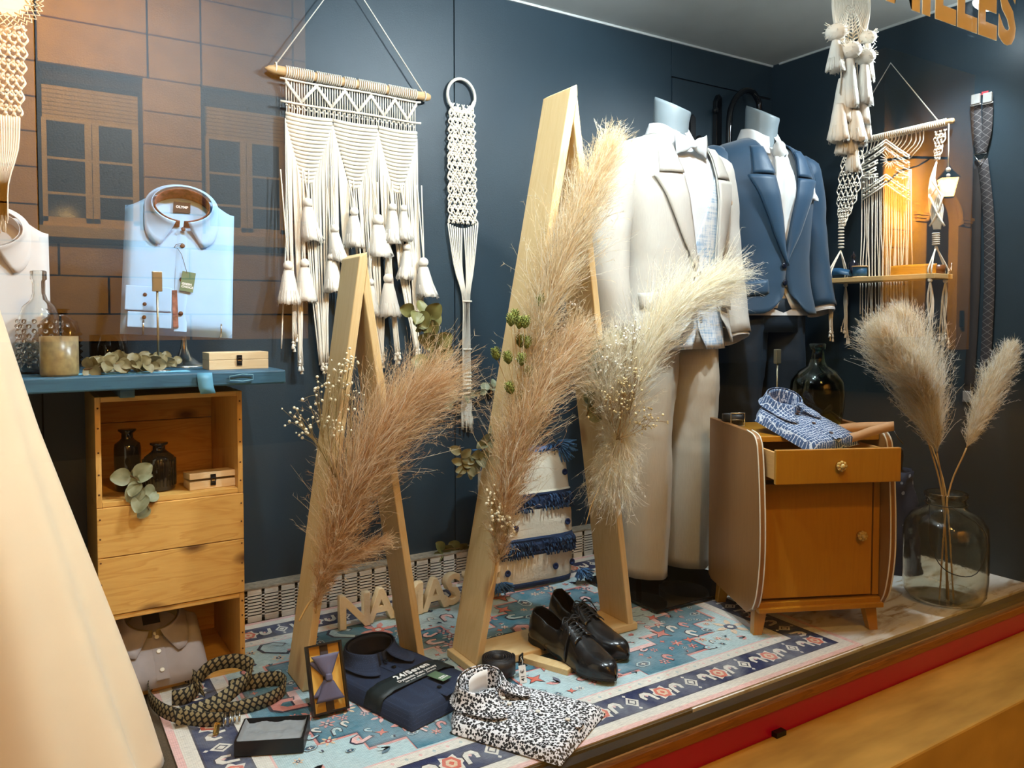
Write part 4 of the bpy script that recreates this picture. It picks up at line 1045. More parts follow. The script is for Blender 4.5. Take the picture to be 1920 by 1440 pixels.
    for s in (-1, 1):
        ft = .06 if light else .05
        pts = [V((s*.085, .012, .86)), V((s*.100, .008, .62)), V((s*.100, -.004, .42)), V((s*.098, .012 if s < 0 else .02, ft))]
        C = bez(pts, 30)
        def leg(u, v):
            i = v*29; j = min(int(i), 28); p = C[j].lerp(C[j+1], i-j); A = 2*math.pi*u
            r = interp(v, [(0, .108), (.25, .104), (.55, .082), (1, .082)]); cx_ = abs(math.cos(A))**.9
            cr_ = 1+.13*math.exp(-((u-.75)/.035)**2)+.10*math.exp(-((u-.25)/.035)**2)     # pressed creases
            w = 1+.05*noise.noise(V((math.cos(A)*2, math.sin(A)*2, v*7+s)))+.035*noise.noise(V((math.cos(A)*4, math.sin(A)*4, v*22+s*3)))
            return p+V((math.cos(A)*r*.92*w, math.sin(A)*r*cr_*1.05*w, 0))
        b.grid(leg, 40, 34, cu=True)
    b.grid(lambda u, v: V((.195*math.cos(u*6.2832), .002+.128*math.sin(u*6.2832), .80+.12*v)), 32, 4, cu=True)
    b.build('trousers', tm, t, solid=.003)
    b = MB(); b.tube([(-.098, .03, .004), (-.098, .03, .45)], .010, 12); b.build('leg_rod', M['steel'], t)
    b = MB(); b.box((0, .0, .006), (.42, .36, .010)); b.build('base_plate', M['blackgloss'], t, bevel=.002)
    return t
M['busto'] = mat('grey_mannequin', (122, 134, 140), .4, var=.03)
def linen(name, c, **k): return mat(name, c, .9, var=.05, vs=60, stretch=(6, 6, .6), weave=.25, ws=420, **k)
M['light_jacket'] = linen('pale_linen', (182, 178, 170)); M['light_lapel'] = linen('pale_linen_lapel', (186, 182, 174)); M['light_trousers'] = linen('beige_linen', (184, 176, 160))
M['blue_jacket'] = mat('blue_wool', (24, 58, 84), .6, var=.05, weave=.08, ws=900, sheen=.2); M['blue_lapel'] = mat('blue_wool_lapel', (28, 64, 92), .5, var=.05, weave=.06, ws=900, sheen=.2)
M['blue_trousers'] = mat('dark_blue_wool', (14, 30, 44), .7, var=.05, weave=.08, ws=900)
M['white_shirt'] = mat('white_cotton', (212, 214, 216), .85, var=.02); M['bowtie'] = linen('pale_grey_silk', (206, 212, 216)); M['silktie'] = mat('ivory_silk', (222, 222, 220), .35, sheen=.3)
M['greybtn'] = mat('grey_button', (150, 146, 140), .3); M['light_btn'] = mat('horn_button', (196, 178, 150), .3); M['blue_btn'] = mat('navy_button', (14, 22, 40), .3)
M['pinkstripe'] = mat('coral_stripe_cloth', (226, 120, 96), .8, var=.4, vs=3, stretch=(60, 1, 1), c2=(240, 210, 120))
M['vest_light'] = pattern_mat('slub_waistcoat', 'slub', (150, 176, 202), (214, 218, 222), 1, cc=(226, 226, 224))
M['vest_blue'] = mat('champagne_waistcoat', (214, 208, 192), .6)
LP = V((1.830, 1.935, .0062)); BP = V((2.455, 2.095, 0.0005))
mannequin('headless mannequin in a pale linen suit with a light bow tie', LP, R(0), 1.0, M['light_jacket'], M['light_trousers'], M['vest_light'], M['white_shirt'], 'light')
mannequin('headless mannequin in a blue suit with a white cravat', BP, R(-7), 1.065, M['blue_jacket'], M['blue_trousers'], M['vest_blue'], M['white_shirt'], 'blue')

# black fittings on the hatch behind the suits
t = thing('hatch_latch', 'black iron latch plate with a round knob on the dark hatch', 'latch', atY(1345, 215, YB-.02), group='hatch fittings')
b = MB(); b.prism([(-.016, -.16), (.016, -.16), (.016, .07), (.0, .085), (-.016, .055)], -.012, .012, tr=lambda p: V((p.x, p.z, p.y))); b.build('plate', M['blackgloss'], t, bevel=.002)
b = MB(); b.ball((-.028, -.016, .01), .015, 12, 8); b.build('knob', M['blackgloss'], t)
t = thing('hatch_latch', 'short black iron latch with a round knob beside the grey neck of the pale suit', 'latch', atY(1297, 235, YB-.02), group='hatch fittings')
b = MB(); b.prism([(-.013, -.1), (.017, -.1), (.015, .03), (.0, .045), (-.013, .03)], -.01, .01, tr=lambda p: V((p.x, p.z, p.y))); b.build('plate', M['black'], t, bevel=.002)
b = MB(); b.ball((.03, -.014, -.055), .015, 12, 8); b.build('knob', M['black'], t)
hp = [atY(x, y, YB-.075) for x, y in ((1366, 560), (1366, 400), (1367, 240), (1374, 195), (1392, 172), (1410, 172), (1422, 190), (1424, 208))]
t = thing('garment_hook_stand', 'black lacquered hook shaped pole behind the blue suit', 'hook stand', (hp[0].x, hp[0].y, 0))
b = MB(); b.tube(bez([V((hp[0].x, hp[0].y, .02))]+hp, 40), .013, 12); b.build('hook_pole', M['blackgloss'], t, world=True)
b = MB(); b.lathe([(.05, 0), (.05, .01), (.02, .02)], 24, (0, 0, 0)); b.build('foot', M['blackgloss'], t)

# ================================================================== cabinet and what lies on it
f0, f1 = fl(1420, 1192), fl(1636, 1180)
ang = math.atan2(f1.y-f0.y, f1.x-f0.x); fw = (f1-f0).length
ex = V((math.cos(ang), math.sin(ang), 0)); ey = V((-ex.y, ex.x, 0))
CW, CD, CH = .405, .335, .595
corg = (f0+f1)/2+ey*(CD/2-.03)
cb_ = thing('bedside_cabinet', 'honey brown retro bedside cabinet with an open drawer and pale piping', 'cabinet', corg, ang)
side = [(-CD/2+.012, .085), (-CD/2-.012, .13), (-CD/2-.030, .22), (-CD/2-.032, .32), (-CD/2-.024, .44), (-CD/2-.012, .53), (-CD/2-.002, .562), (-CD/2+.02, .578), (-CD/2+.06, .584), (CD/2, .588), (CD/2, .085), (CD/2-.02, .072), (-CD/2+.05, .062)]
pv = bez([V((0, y, z)) for y, z in side[:9]], 34); prof = [(p.y, p.z) for p in pv]+side[9:]
for s in (-1, 1):
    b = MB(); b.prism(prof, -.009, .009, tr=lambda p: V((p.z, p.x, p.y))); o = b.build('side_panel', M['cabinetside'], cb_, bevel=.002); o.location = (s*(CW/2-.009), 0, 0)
    for e in (-.0075, .0075):
        b = MB(); b.tube([V((s*(CW/2-.009)+e, y-.001, z+.001*(z > .57))) for y, z in [(p.y, p.z) for p in pv]], .0020, 5); b.build('piping', M['piping'], cb_)
def cbx(n, c, d, m, bv=.002): 
    b = MB(); b.box((0, 0, 0), d); o = b.build(n, m, cb_, bevel=bv); o.location = c; return o
IW = CW-.038
cbx('top', (0, .01, .563), (IW, CD-.03, .016), M['cabinet']); cbx('bottom', (0, .0, .095), (IW, CD-.01, .018), M['cabinet']); cbx('back', (0, CD/2-.008, .33), (IW, .008, .47), M['cabinet'], 0)
cbx('divider', (0, .01, .452), (IW, CD-.03, .012), M['cabinet']); cbx('bottom_rail', (0, -CD/2+.006, .083), (IW+.01, .020, .014), M['cabinet'])
cbx('stile', (IW/2-.010, -CD/2+.022, .28), (.020, .014, .345), M['cabinet']); cbx('stile', (-IW/2+.004, -CD/2+.022, .28), (.008, .014, .345), M['cabinet'])
dr = cbx('door', (-.008, -CD/2+.018, .275), (IW-.038, .016, .325), M['cabinet'])
def knob(par, c):
    b = MB(); 
    for k in range(8):
        a = k*math.pi/4; b.ball((math.cos(a)*.010, -.012, math.sin(a)*.010), .0055, 7, 5)
    b.ball((0, -.016, 0), .0075, 10, 6); o = b.build('knob', M['amberknob'], par); o.location = c
    b = MB(); b.lathe([(.012, 0), (.012, .004), (.006, .008)], 16, ax=Matrix.Rotation(R(90), 3, 'X')); o = b.build('knob_rose', M['brass'], par); o.location = c
M['amberknob'] = mat('amber_glass_knob', (226, 190, 110), .12, trans=.35, coat=.5)
knob(dr, (IW/2-.055, -.009, .01))
PO = .085                                            # drawer pulled out
dw = cbx('drawer', (.002, -CD/2+.014-PO, .502), (IW-.004, .014, .094), M['cabinet'])
for n, c, d in (('drawer_side', (-IW/2+.012, .115, 0), (.009, .215, .074)), ('drawer_side', (IW/2-.022, .115, 0), (.009, .215, .074)), ('drawer_bottom', (-.005, .115, -.032), (IW-.03, .215, .006))):
    b = MB(); b.box((0, 0, 0), d); o = b.build(n, M['drawerwood'], dw); o.location = c
knob(dw, (.0, -.008, .002))
for sx in (-1, 1):
    for sy in (-1, 1):
        b = MB(); b.add([(sx*x+0, sy*y, z) for x, y, z in ((-.020, -.014, .09), (.020, -.014, .09), (.020, .016, .09), (-.020, .016, .09), (.0, -.004, 0), (.026, -.004, 0), (.026, .020, 0), (.0, .020, 0))],
              [(0, 1, 2, 3), (7, 6, 5, 4), (0, 4, 5, 1), (1, 5, 6, 2), (2, 6, 7, 3), (3, 7, 4, 0)], flat=True); o = b.build('leg', M['cabinet'], cb_, bevel=.002); o.location = (sx*(fw/2-.012), sy*(CD/2-.045), 0)
def onc(x, y, z): return corg+ex*x+ey*y+V((0, 0, z))
TZ = .572
# plaid shirt spilling from the drawer
M['plaid'] = pattern_mat('hand_drawn_grid_cotton', 'hatch', (52, 80, 120), (196, 206, 220), 105)
ps = thing('folded_shirt', 'blue and white hatched folded shirt draped over the open drawer', 'shirt', onc(-.030, -.095, TZ+.010), Euler((R(20), R(-4), ang+R(24))), group='folded shirts')
folded_shirt(ps, .20, .25, .032, M['plaid'], M['plaid'], M['brownbtn'], seed=5, ch=.045)
# demijohn
p = atY(1578, 700, 1.62)
M['greenglass'] = glass('green_bottle_glass', (70, 118, 96), .03)
b = MB(); b.lathe(wall_profile([(.066, 0), (.074, .01), (.080, .05), (.082, .10), (.078, .135), (.058, .165), (.030, .182), (.022, .20), (.020, .232), (.025, .234), (.025, .250), (.021, .252)], .004), 32, caps=False)
o = b.build('demijohn', M['greenglass']); o.location = onc(.105, .065, TZ+.002); tag(o, 'bulbous green glass demijohn on the brown cabinet', 'bottle')
p = onc(.0, .12, TZ); clp = thing('sign_clip_stand', 'slim metal sign clip on a tall rod on the brown cabinet', 'sign holder', p, group='metal sign clips')
b = MB(); b.lathe([(.03, 0), (.03, .003), (.004, .006)], 24); b.build('base', M['steel'], clp); b = MB(); b.tube([(0, 0, .004), (0, 0, .19)], .0026, 8); b.build('rod', M['clipmetal'], clp); b = MB(); b.box((0, 0, .212), (.022, .012, .046)); b.build('clip', M['clipmetal'], clp, bevel=.0015)
# rolled black belt with square buckle on the left panel
def coil(mb, c, r0, r1, turns, w, th, ax=Matrix.Identity(3)):
    n = int(turns*28); pts = []
    for i in range(n+1):
        a = i/n*turns*2*math.pi; r = r0+(r1-r0)*i/n; pts.append(V(c)+ax @ V((math.cos(a)*r, math.sin(a)*r, 0)))
    mb.strip(pts, ax @ V((0, 0, 1)), w)
M['leather'] = mat('black_leather', (26, 24, 26), .42, var=.1, bump=.2, bs=500); M['tan'] = mat('tan_leather', (196, 156, 116), .6, var=.08, bump=.15, bs=500)
t = thing('leather_belt', 'rolled black belt with a square silver buckle on the brown cabinet', 'belt', onc(-.165, .06, .574), ang, group='leather belts')
b = MB(); coil(b, (0, .02, 0), .016, .034, 3, .034, .003); b.build('strap', M['leather'], t, solid=.003)
b = MB(); b.tube([(-.022, -.022, .002), (.022, -.022, .002), (.022, -.022, .042), (-.022, -.022, .042)], .0024, 6, closed=True); b.tube([(-.020, -.024, .022), (.02, -.024, .022)], .0016, 5); b.build('buckle', M['steel'], t)
# tan belt
t = thing('leather_belt', 'tan leather belt curving out of the open drawer', 'belt', onc(.13, -.10, .55), ang, group='leather belts')
b = MB(); pts = bez([(-.085, -.03, .0), (-.05, -.075, .005), (0, -.085, .022), (.045, -.09, .034), (.075, -.08, .036), (.08, -.04, .03), (.02, -.01, .026), (-.06, .0, .018)], 30)
b.strip(pts, V((0, .12, 1)).normalized(), .026); b.build('strap', M['tan'], t, solid=.003)
b = MB(); b.tube([(.072, -.082, .036), (.08, -.088, .018), (.09, -.10, .0)], .002, 5); b.build('loop', M['black'], t)

# ================================================================== glass vase with pampas
vp = fl(1770, 1124); vp = V((vp.x, vp.y, .001))
vz = thing('glass_vase', 'big clear crackled glass vase with a wire handle on the marble floor', 'vase', vp)
M['crackle'] = mat('crackle_glass', (242, 238, 224), .04, trans=1.0, bump=.12, bs=55, var=.02)
b = MB(); b.lathe(wall_profile([(.085, 0), (.105, .006), (.120, .03), (.124, .08), (.124, .20), (.120, .245), (.100, .275), (.068, .292), (.058, .305), (.058, .330), (.064, .334), (.064, .345), (.06, .347)], .004), 44, caps=False); b.build('body', M['crackle'], vz)
b = MB(); b.tube([(math.cos(a)*.063, math.sin(a)*.063, .312) for a in [k*math.pi/12 for k in range(24)]], .0014, 5, closed=True)
b.tube(bez([(-.045, -.045, .312), (.0, -.125, .24), (-.06, -.13, .13), (-.115, -.07, .13), (-.118, -.02, .2), (-.06, .02, .312)], 26), .0016, 5); b.build('wire_handle', M['black'], vz)
cr1 = [lin(c) for c in ((250, 244, 230), (246, 236, 214), (253, 250, 242), (236, 216, 180))]
vpl = [([(1752, 940), (1738, 820), (1712, 735), (1668, 650)], 1.40, .125, 'full cream pampas plume leaning towards the demijohn in the vase', 3, (.18, .48)),
       ([(1760, 940), (1745, 830), (1730, 720), (1698, 625)], 1.46, .12, 'tall white pampas plume at the back of the vase', 4, (.18, .48)),
       ([(1765, 940), (1757, 850), (1742, 770), (1712, 705)], 1.36, .115, 'golden pampas plume in the middle of the vase', 5, (.15, .42)),
       ([(1785, 940), (1812, 840), (1846, 755), (1890, 665)], 1.34, .075, 'slim pale pampas plume leaning to the right wall in the vase', 6, (.15, .40))]
for px, Y, hw, lb, sd, an in vpl:
    P3 = [atY(x, y, Y) for x, y in px]
    t = thing('pampas_grass', lb, 'pampas grass', V((vp.x+rnd.uniform(-.03, .03), vp.y+rnd.uniform(-.03, .03), .006)), group='pampas plumes in the vase')
    st0 = V(t.location); nk = V((vp.x+(P3[0].x-vp.x)*.4, vp.y+(P3[0].y-vp.y)*.3, .33))
    b = MB(); b.tube(bez([st0, nk, P3[1]], 14), .0028, 6); b.build('stem', M['straw'], t, world=True)
    plume(t, P3[1:], hw, 4200, cr1, sd, ang=an, droop=.10, curl=.75, fuzz=9, w=.0010, env=lambda t_: min(1., .5+1.6*t_)*(1-.6*t_**4), base=.3)
# dark floral bag behind the vase
t = thing('fabric_bag', 'dark navy floral fabric bag slumped behind the glass vase', 'bag', V((2.66, 1.66, 0)))
m_, nt, b_ = newmat('navy_floral'); vo = nn(nt, 'ShaderNodeTexVoronoi', {'Vector': coords(nt), 'Scale': 26}); nt.links.new(mixc(nt, math_(nt, 'LESS_THAN', vo.outputs['Distance'], .20), rgba((18, 28, 48)), rgba((120, 128, 138))), b_.inputs['Base Color']); b_.inputs['Roughness'].default_value = .8
b = MB(); b.grid(lambda u, v: V((.09*math.cos(u*6.2832)*(1-.35*v)+.02*noise.noise(V((u*9, v*5, 2))), .11*math.sin(u*6.2832)*(1-.3*v)+.02*noise.noise(V((u*9, v*5, 7))), .001+v*.36)), 30, 14, cu=True); b.build('body', m_, t, solid=.002)
b = MB(); b.tube(bez([(-.06, 0, .35), (-.04, -.02, .42), (.03, -.02, .43), (.06, 0, .35)], 14), .007, 6); b.build('handle', m_, t)

# ================================================================== right wall: macrame shelf, dream catcher, braces
XW = XR-.022; P = lambda x, y, X=XW: atX(x, y, X)
ms = thing('macrame_hanging_shelf', 'cream macrame hanging shelf with a wooden board on the right wall', 'macrame shelf', P(1670, 118))
dA, dB = P(1788, 226), P(1600, 268)
b = MB(); b.tube([dA, dA.lerp(dB, .02), dB], [.009, .0105, .0105], 12); b.build('dowel', M['dowel'], ms, world=True)
b = MB(); b.tube([P(1760, 228), P(1670, 118), P(1585, 262)], .0024, 6); b.build('hanging_cord', M['cord'], ms, world=True)
b = MB()
for i in range(46):
    t = .07+.90*i/46; c = dA.lerp(dB, t); b.tube([c+V((math.sin(a)*.0125, 0, math.cos(a)*.0125)) for a in [k*math.pi/5 for k in range(10)]], .0024, 5, closed=True)
b.build('dowel_wraps', M['cord'], ms, world=True)
b = MB()
for i in range(16):     # fan from the dowel into the woven diamond
    t = i/15; x = 1732-112*t; y0 = 240+24*t; dy = 275+abs(t-.5)*46
    b.tube(bez([P(x, y0), P(x-3+2*math.sin(i), (y0+dy)/2), P(1705-90*t, dy)], 6), .0023, 5)
for k in range(7):      # chevron rows of the diamond
    for j in range(2):
        yy = 262+k*13+j*5; h = 44
        for s in (-1, 1):
            if 2 <= k <= 4: seg = [(1661+s*(15+3*(k == 3)), yy+12), (1661+s*h, yy+26 if k < 4 else yy+14)]
            else: seg = [(1661, yy), (1661+s*h*(1-.0*k), yy+30)]
            b.tube([P(x_, y_, XW-.008-.002*j) for x_, y_ in (seg[0], ((seg[0][0]+seg[1][0])/2, (seg[0][1]+seg[1][1])/2+1), seg[1])], .0033, 6)
for k in range(7):
    for j in range(9):
        if abs(j-4) < 2 and 2 <= k <= 4: continue
        b.ball(P(1661+(j-4)*10.5, 268+k*12+abs(j-4)*6.5, XW-.012), .0046, 7, 5, sq=.8)
for k in range(16):
    a = k*math.pi/8; b.tube([P(1668+5*math.cos(a), 300+5*math.sin(a), XW-.008), P(1665+15*math.cos(a), 300+17*math.sin(a), XW-.012)], .0018, 5)
b.build('woven_diamond', M['cord'], ms, world=True)
b = MB()
for i in range(26):
    x = 1616+92*i/25; top = 345-abs(i-12.5)*2.2; yb = 600+rnd.uniform(-12, 20)
    b.tube(bez([P(x, top), P(x+rnd.uniform(-3, 3), 430), P(x+rnd.uniform(-3, 3), 500), P(x+rnd.uniform(-4, 4), yb)], 9), .0023, 5)
b.build('hanging_cords', M['cord'], ms, world=True)
# board
BX0, BX1 = XW-.125, XW-.005; by0, by1 = atX(1752, 515, BX0).y, atX(1546, 530, BX0).y; bz = atX(1752, 512, BX0).z
b = MB(); b.box(((BX0+BX1)/2, (by0+by1)/2, bz-.009), (BX1-BX0, by1-by0, .018)); b.build('board', wood('shelf_board_wood', (230, 204, 150), (206, 170, 108), 'Y', .5, contrast=.6), ms, world=True, bevel=.002)
# near strap (right in the photo) and far strap
b = MB(); pn = [P(1764, 238), P(1756, 290, XW-.02), P(1752, 330, XW-.04), P(1758, 380, XW-.055)]
net(b, [P(1764, 244), P(1757, 300, XW-.015)], [.026, .010], (0, 1, 0), 6, 5, .0026, V((-1, 0, 0)))
for i in range(9): a_ = (i-4)/4; b.tube(bez([P(1757, 300, XW-.015), P(1748+5*a_, 340, XW-.03), P(1755+13*a_, 385, XW-.05), P(1757+6*a_, 430, XW-.06)], 8), .0025, 5)
for s in (-1, 1):
    b.tube(bez([P(1755-13*s, 365, XW-.052), P(1757, 400, XW-.062), P(1757+14*s, 424, XW-.058)], 6), .004, 6)
    b.tube(bez([P(1755-13*s, 372, XW-.052), P(1756, 352, XW-.052), P(1757+10*s, 338, XW-.045)], 6), .0035, 6)
for k in range(6): b.tube([P(1755, 438+k*4, XW-.06)+V((math.cos(a)*.011, math.sin(a)*.011, 0)) for a in [q*math.pi/6 for q in range(12)]], .0028, 5, closed=True)
for x_, X_ in ((1742, BX0+.006), (1768, BX1-.01)):
    for o_ in (-2, 2): b.tube(bez([P(1755+o_*.5, 462, XW-.06), V((X_, by0+.02+o_*.003, bz+.02)), V((X_, by0+.02+o_*.003, bz))], 7), .003, 5)
b.build('near_strap', M['cord'], ms, world=True)
b = MB(); net(b, [P(1600, 285, XW-.01), P(1590, 360, XW-.03), P(1578, 425, XW-.05)], [.050, .052, .012], (0, 1, 0), 10, 12, .0025, V((-1, 0, 0)))
for k in range(7): b.tube([P(1577, 428+k*6, XW-.055)+V((math.cos(a)*.010, math.sin(a)*.010, 0)) for a in [q*math.pi/6 for q in range(12)]], .0028, 5, closed=True)
for X_, o_ in ((BX0+.006, -2), (BX0+.008, 2), (BX1-.012, -2), (BX1-.01, 2)): b.tube(bez([P(1576, 470, XW-.055), V((X_, by1-.02+o_*.003, bz+.03)), V((X_, by1-.02+o_*.003, bz))], 7), .003, 5)
b.build('far_strap', M['cord'], ms, world=True)
b = MB(); rg = random.Random(8)
for (X_, y_) in ((BX0+.008, by0+.02), (BX1-.012, by0+.02), (BX0+.008, by1-.02), (BX1-.012, by1-.02)):
    b.ball((X_, y_, bz-.024), .009, 9, 6)
    for k in range(7):
        e = V((X_+rg.uniform(-.012, .012), y_+rg.uniform(-.014, .014), bz-.20-rg.uniform(0, .05)))
        b.tube(bez([V((X_, y_, bz-.022)), V((X_+rg.uniform(-.01, .01), y_+rg.uniform(-.01, .01), bz-.10)), e], 7), .0022, 5); cordends(b, e, .002, rg)
b.build('fringe_tails', M['cord'], ms, world=True)
c0 = P(1779, 232, XW-.006); b = MB(); b.tube([c0, P(1778, 318, XW-.006)], .0022, 6); b.ball(P(1778, 318, XW-.006), .0085, 10, 8); b.ball(P(1778, 329, XW-.006), .007, 10, 8); b.build('bead_cord', M['cord'], ms, world=True)
# things on the shelf board
sz = bz+.0005
def onb(px, X): q = atX(px, 512, X); return V((X, q.y, sz))
ribm = mat('petrol_ribbon', (34, 78, 112), .45, var=.1)
q = onb(1612, BX0+.06); t = thing('ribbon_spool', 'wooden spool of petrol blue ribbon on the hanging shelf', 'spool', q)
b = MB(); b.lathe([(.030, 0), (.030, .004)], 24); b.lathe([(.030, .042), (.030, .046)], 24); b.build('flange', M['dowel'], t)
b = MB(); b.lathe([(.026, .004), (.0265, .02), (.026, .042)], 24); b.build('ribbon_roll', ribm, t)
b = MB(); b.strip(bez([(-.02, .018, .005), (-.05, .05, .014), (-.048, .085, .012), (-.052, .12, .006), (-.085, .15, .003), (-.0875, .165, -.03), (-.085, .17, -.10), (-.084, .172, -.155)], 26), V((.3, .55, .78)).normalized(), .034); b.build('ribbon_tail', ribm, t, solid=.001)
q = onb(1600, BX1-.03); b = MB(); b.lathe([(.017, 0), (.019, .003), (.019, .062), (.008, .07), (.008, .085), (.012, .087), (.003, .10), (.003, .108)], 20); o = b.build('dark_bottle', M['blackglass'], loc=None); o.location = q; tag(o, 'tiny black bottle with a pump behind the ribbon spool', 'bottle')
q = onb(1712, BX0+.05); t = thing('wooden_clutch', 'honey coloured curved wooden clutch on the hanging shelf', 'clutch', q)
b = MB(); b.grid(lambda u, v: V((.026*math.cos(u*6.2832)*(1-.1*v), .088*math.copysign(abs(math.sin(u*6.2832))**.8, math.sin(u*6.2832)), .0005+.036*v)), 36, 5, cu=True); n = len(b.v); b.f.append(tuple(range(n-36, n))); b.mi.append(0); b.c.append(None); b.build('body', wood('honey_wood', (216, 148, 40), (190, 118, 26), 'Y', .35, coat=.3), t)
q = onb(1758, BX0+.07); t = thing('leather_belt', 'rolled brown leather belt with a steel buckle on the hanging shelf', 'belt', q, group='leather belts')
b = MB(); coil(b, (0, -.0, 0), .010, .026, 3, .032, .003); b.build('strap', mat('brown_leather', (120, 70, 34), .35), t, solid=.003)
b = MB(); b.tube(bez([(.02, -.03, .004), (.028, -.036, .03), (.01, -.045, .036), (0, -.05, .002)], 12), .003, 6); b.build('buckle', M['steel'], t)

# dream catcher with layered tassels
YD = 1.62; P = lambda x, y, Y=YD: atY(x, y, Y); pd = (P(1600, 200)-CAM).dot(fwd)/F_PX
dcx = V((1, 0, 0)); acr = V((math.cos(-R(20)), math.sin(-R(20)), 0))
dcr = thing('dream_catcher', 'white macrame dream catcher with rows of fluffy tassels', 'dream catcher', P(1596, 0))
b = MB(); rc = P(1596, 5); rx, rz = 30*pd, 82*pd
b.tube([rc+acr*(math.cos(a)*rx*1.25)+V((0, 0, math.sin(a)*rz)) for a in [k*math.pi/24 for k in range(48)]], .0055, 8, closed=True); b.build('hoop', M['cord'], dcr, world=True)
b = MB()
for k in range(1, 13):
    f = k/13; b.tube([rc+acr*(math.cos(a)*rx*1.25*f)+V((0, 0, math.sin(a)*rz*f+.003*math.sin(a*12+k)))+V((0, .002*math.sin(a*9), 0)) for a in [q*math.pi/24 for q in range(48)]], .0026, 5, closed=True)
for k in range(18):
    a = k*math.pi/9; b.tube([rc, rc+acr*(math.cos(a)*rx*1.25)+V((0, 0, math.sin(a)*rz))], .002, 5)
b.build('woven_web', M['cord'], dcr, world=True)
b = MB(); b.tube([rc+V((0, 0, rz)), V((rc.x, rc.y, ZC))], .002, 5); b.build('hanging_cord', M['cord'], dcr, world=True)
dt = [(1568, 58, 134, 17), (1627, 68, 152, 14), (1594, 92, 205, 18), (1621, 104, 200, 17), (1581, 128, 232, 19), (1614, 130, 235, 19), (1574, 175, 268, 19), (1603, 185, 270, 22), (1621, 175, 262, 15), (1585, 215, 290, 18), (1610, 220, 275, 16), (1600, 245, 326, 14)]
for i, (x, y, yb, hw) in enumerate(dt):
    p = P(x, y, YD-.02-.006*(i % 4)); q = P(x, yb, YD-.02); b = MB(); tassel(b, p, p.z-q.z, hw*pd, V((0, 0, 0)), 60+i, 40, head=False)
    if i < 4:
        b.ball(p+V((0, 0, -.004)), hw*pd*1.15, 14, 8, sq=.75)
        for j in range(60):
            a = rg.random()*6.28; e = rg.uniform(-1, 1); d = V((math.cos(a), math.sin(a), e)).normalized(); b.tube([p+d*hw*pd*.8, p+d*hw*pd*rg.uniform(1.2, 1.5)], .0012, 3)
    b.build('tassel', M['tassel'], dcr, world=True)
    c = MB(); c.tube([p, V((p.x*.6+rc.x*.4, p.y*.6+rc.y*.4, rc.z-rz*.9 if p.z < rc.z-rz*.9 else p.z+.03))], .0022, 5); c.build('tassel_cord', M['cord'], dcr, world=True)

# braces hung on the right wall
argm = pattern_mat('grey_argyle_elastic', 'argyle', (58, 54, 56), (112, 108, 108), 1.6)
P = lambda x, y, X=XR-.008: atX(x, y, X)
br = thing('braces', 'dark grey argyle braces hanging by their clips on the right wall', 'braces', P(1840, 180))
def strap(name, pts, wpx, mat_, X=XR-.008):
    c = bez([P(x, y, X) for x, y in pts], 24); b = MB(); w_ = [wpx[0]+(wpx[1]-wpx[0])*i/23 for i in range(24)]
    b.strip([p+V((0, w/2, 0)) for p, w in zip(c, w_)], V((0, -1, 0)), w_); return b.build(name, mat_, br, world=True, solid=.0015)
strap('strap', [(1829, 195), (1832, 245), (1838, 288)], (.036, .032), argm); strap('strap', [(1852, 192), (1850, 245), (1840, 288)], (.036, .032), argm, XR-.010)
strap('strap', [(1836, 300), (1830, 400), (1828, 520), (1822, 640), (1816, 735)], (.034, .036), mat('grey_elastic', (52, 48, 48), .8)); strap('strap', [(1842, 298), (1853, 400), (1855, 520), (1851, 620), (1846, 700)], (.036, .036), argm, XR-.010)
b = MB(); b.tube([P(1826, 290, XR-.014), P(1850, 287, XR-.014), P(1838, 306, XR-.014)], .0022, 6, closed=True); b.build('triangle_ring', M['steel'], br, world=True)
for x, y in ((1830, 186), (1852, 183), (1814, 742)):
    b = MB(); c = P(x, y, XR-.014); b.box(c, (.010, .030, .034)); b.tube([c+V((0, .018, -.02)), c+V((0, -.018, -.02))], .003, 6); b.build('clip', mat('chrome_clip', (226, 224, 220), .25, metal=.7), br, world=True, bevel=.005)
b = MB(); b.box(P(1847, 174, XR-.006), (.002, .022, .010)); b.build('maker_tag', mat('red_tag', (210, 60, 70), .7), br, world=True)

# ================================================================== the ivory dress
dcol = mat('ivory_satin', (238, 214, 178), .42, var=.03, sheen=.3)
DX, DY = -.185, 1.70
ds = thing('ivory_dress', 'long ivory satin dress skirt flaring to the floor beside the crates', 'dress', (DX, DY, 0))
def dress(u, v):
    z = 1.20*v; A = u*2*math.pi; t = v
    r = interp(z, [(0, .405), (.15, .365), (.4, .292), (.7, .205), (.95, .145), (1.05, .125), (1.2, .13)])
    f = (1-v)**1.2; w = 1+f*(.045*math.sin(A*7+1.2*math.sin(z*2))+.03*math.sin(A*13+2))
    return V((math.cos(A)*r*w, math.sin(A)*r*w*.93, .002+z))
b = MB(); b.grid(dress, 160, 60, cu=True); b.build('skirt', dcol, ds, solid=.002)
b = MB(); b.lathe([(.13, 1.2), (.15, 1.32), (.14, 1.42), (.06, 1.47), (.05, 1.52)], 28); b.build('bodice', dcol, ds)
# white folded shirt behind the dress
ws_ = thing('folded_shirt', 'white folded shirt standing on the blue plank behind the ivory dress', 'shirt', V((atY(36, 560, 2.24).x-.06, 2.26, PT+.19)), Euler((R(82), 0, 0)), group='folded shirts')
folded_shirt(ws_, .25, .37, .025, M['white_shirt'], M['white_shirt'], M['whitebtn'], seed=15)

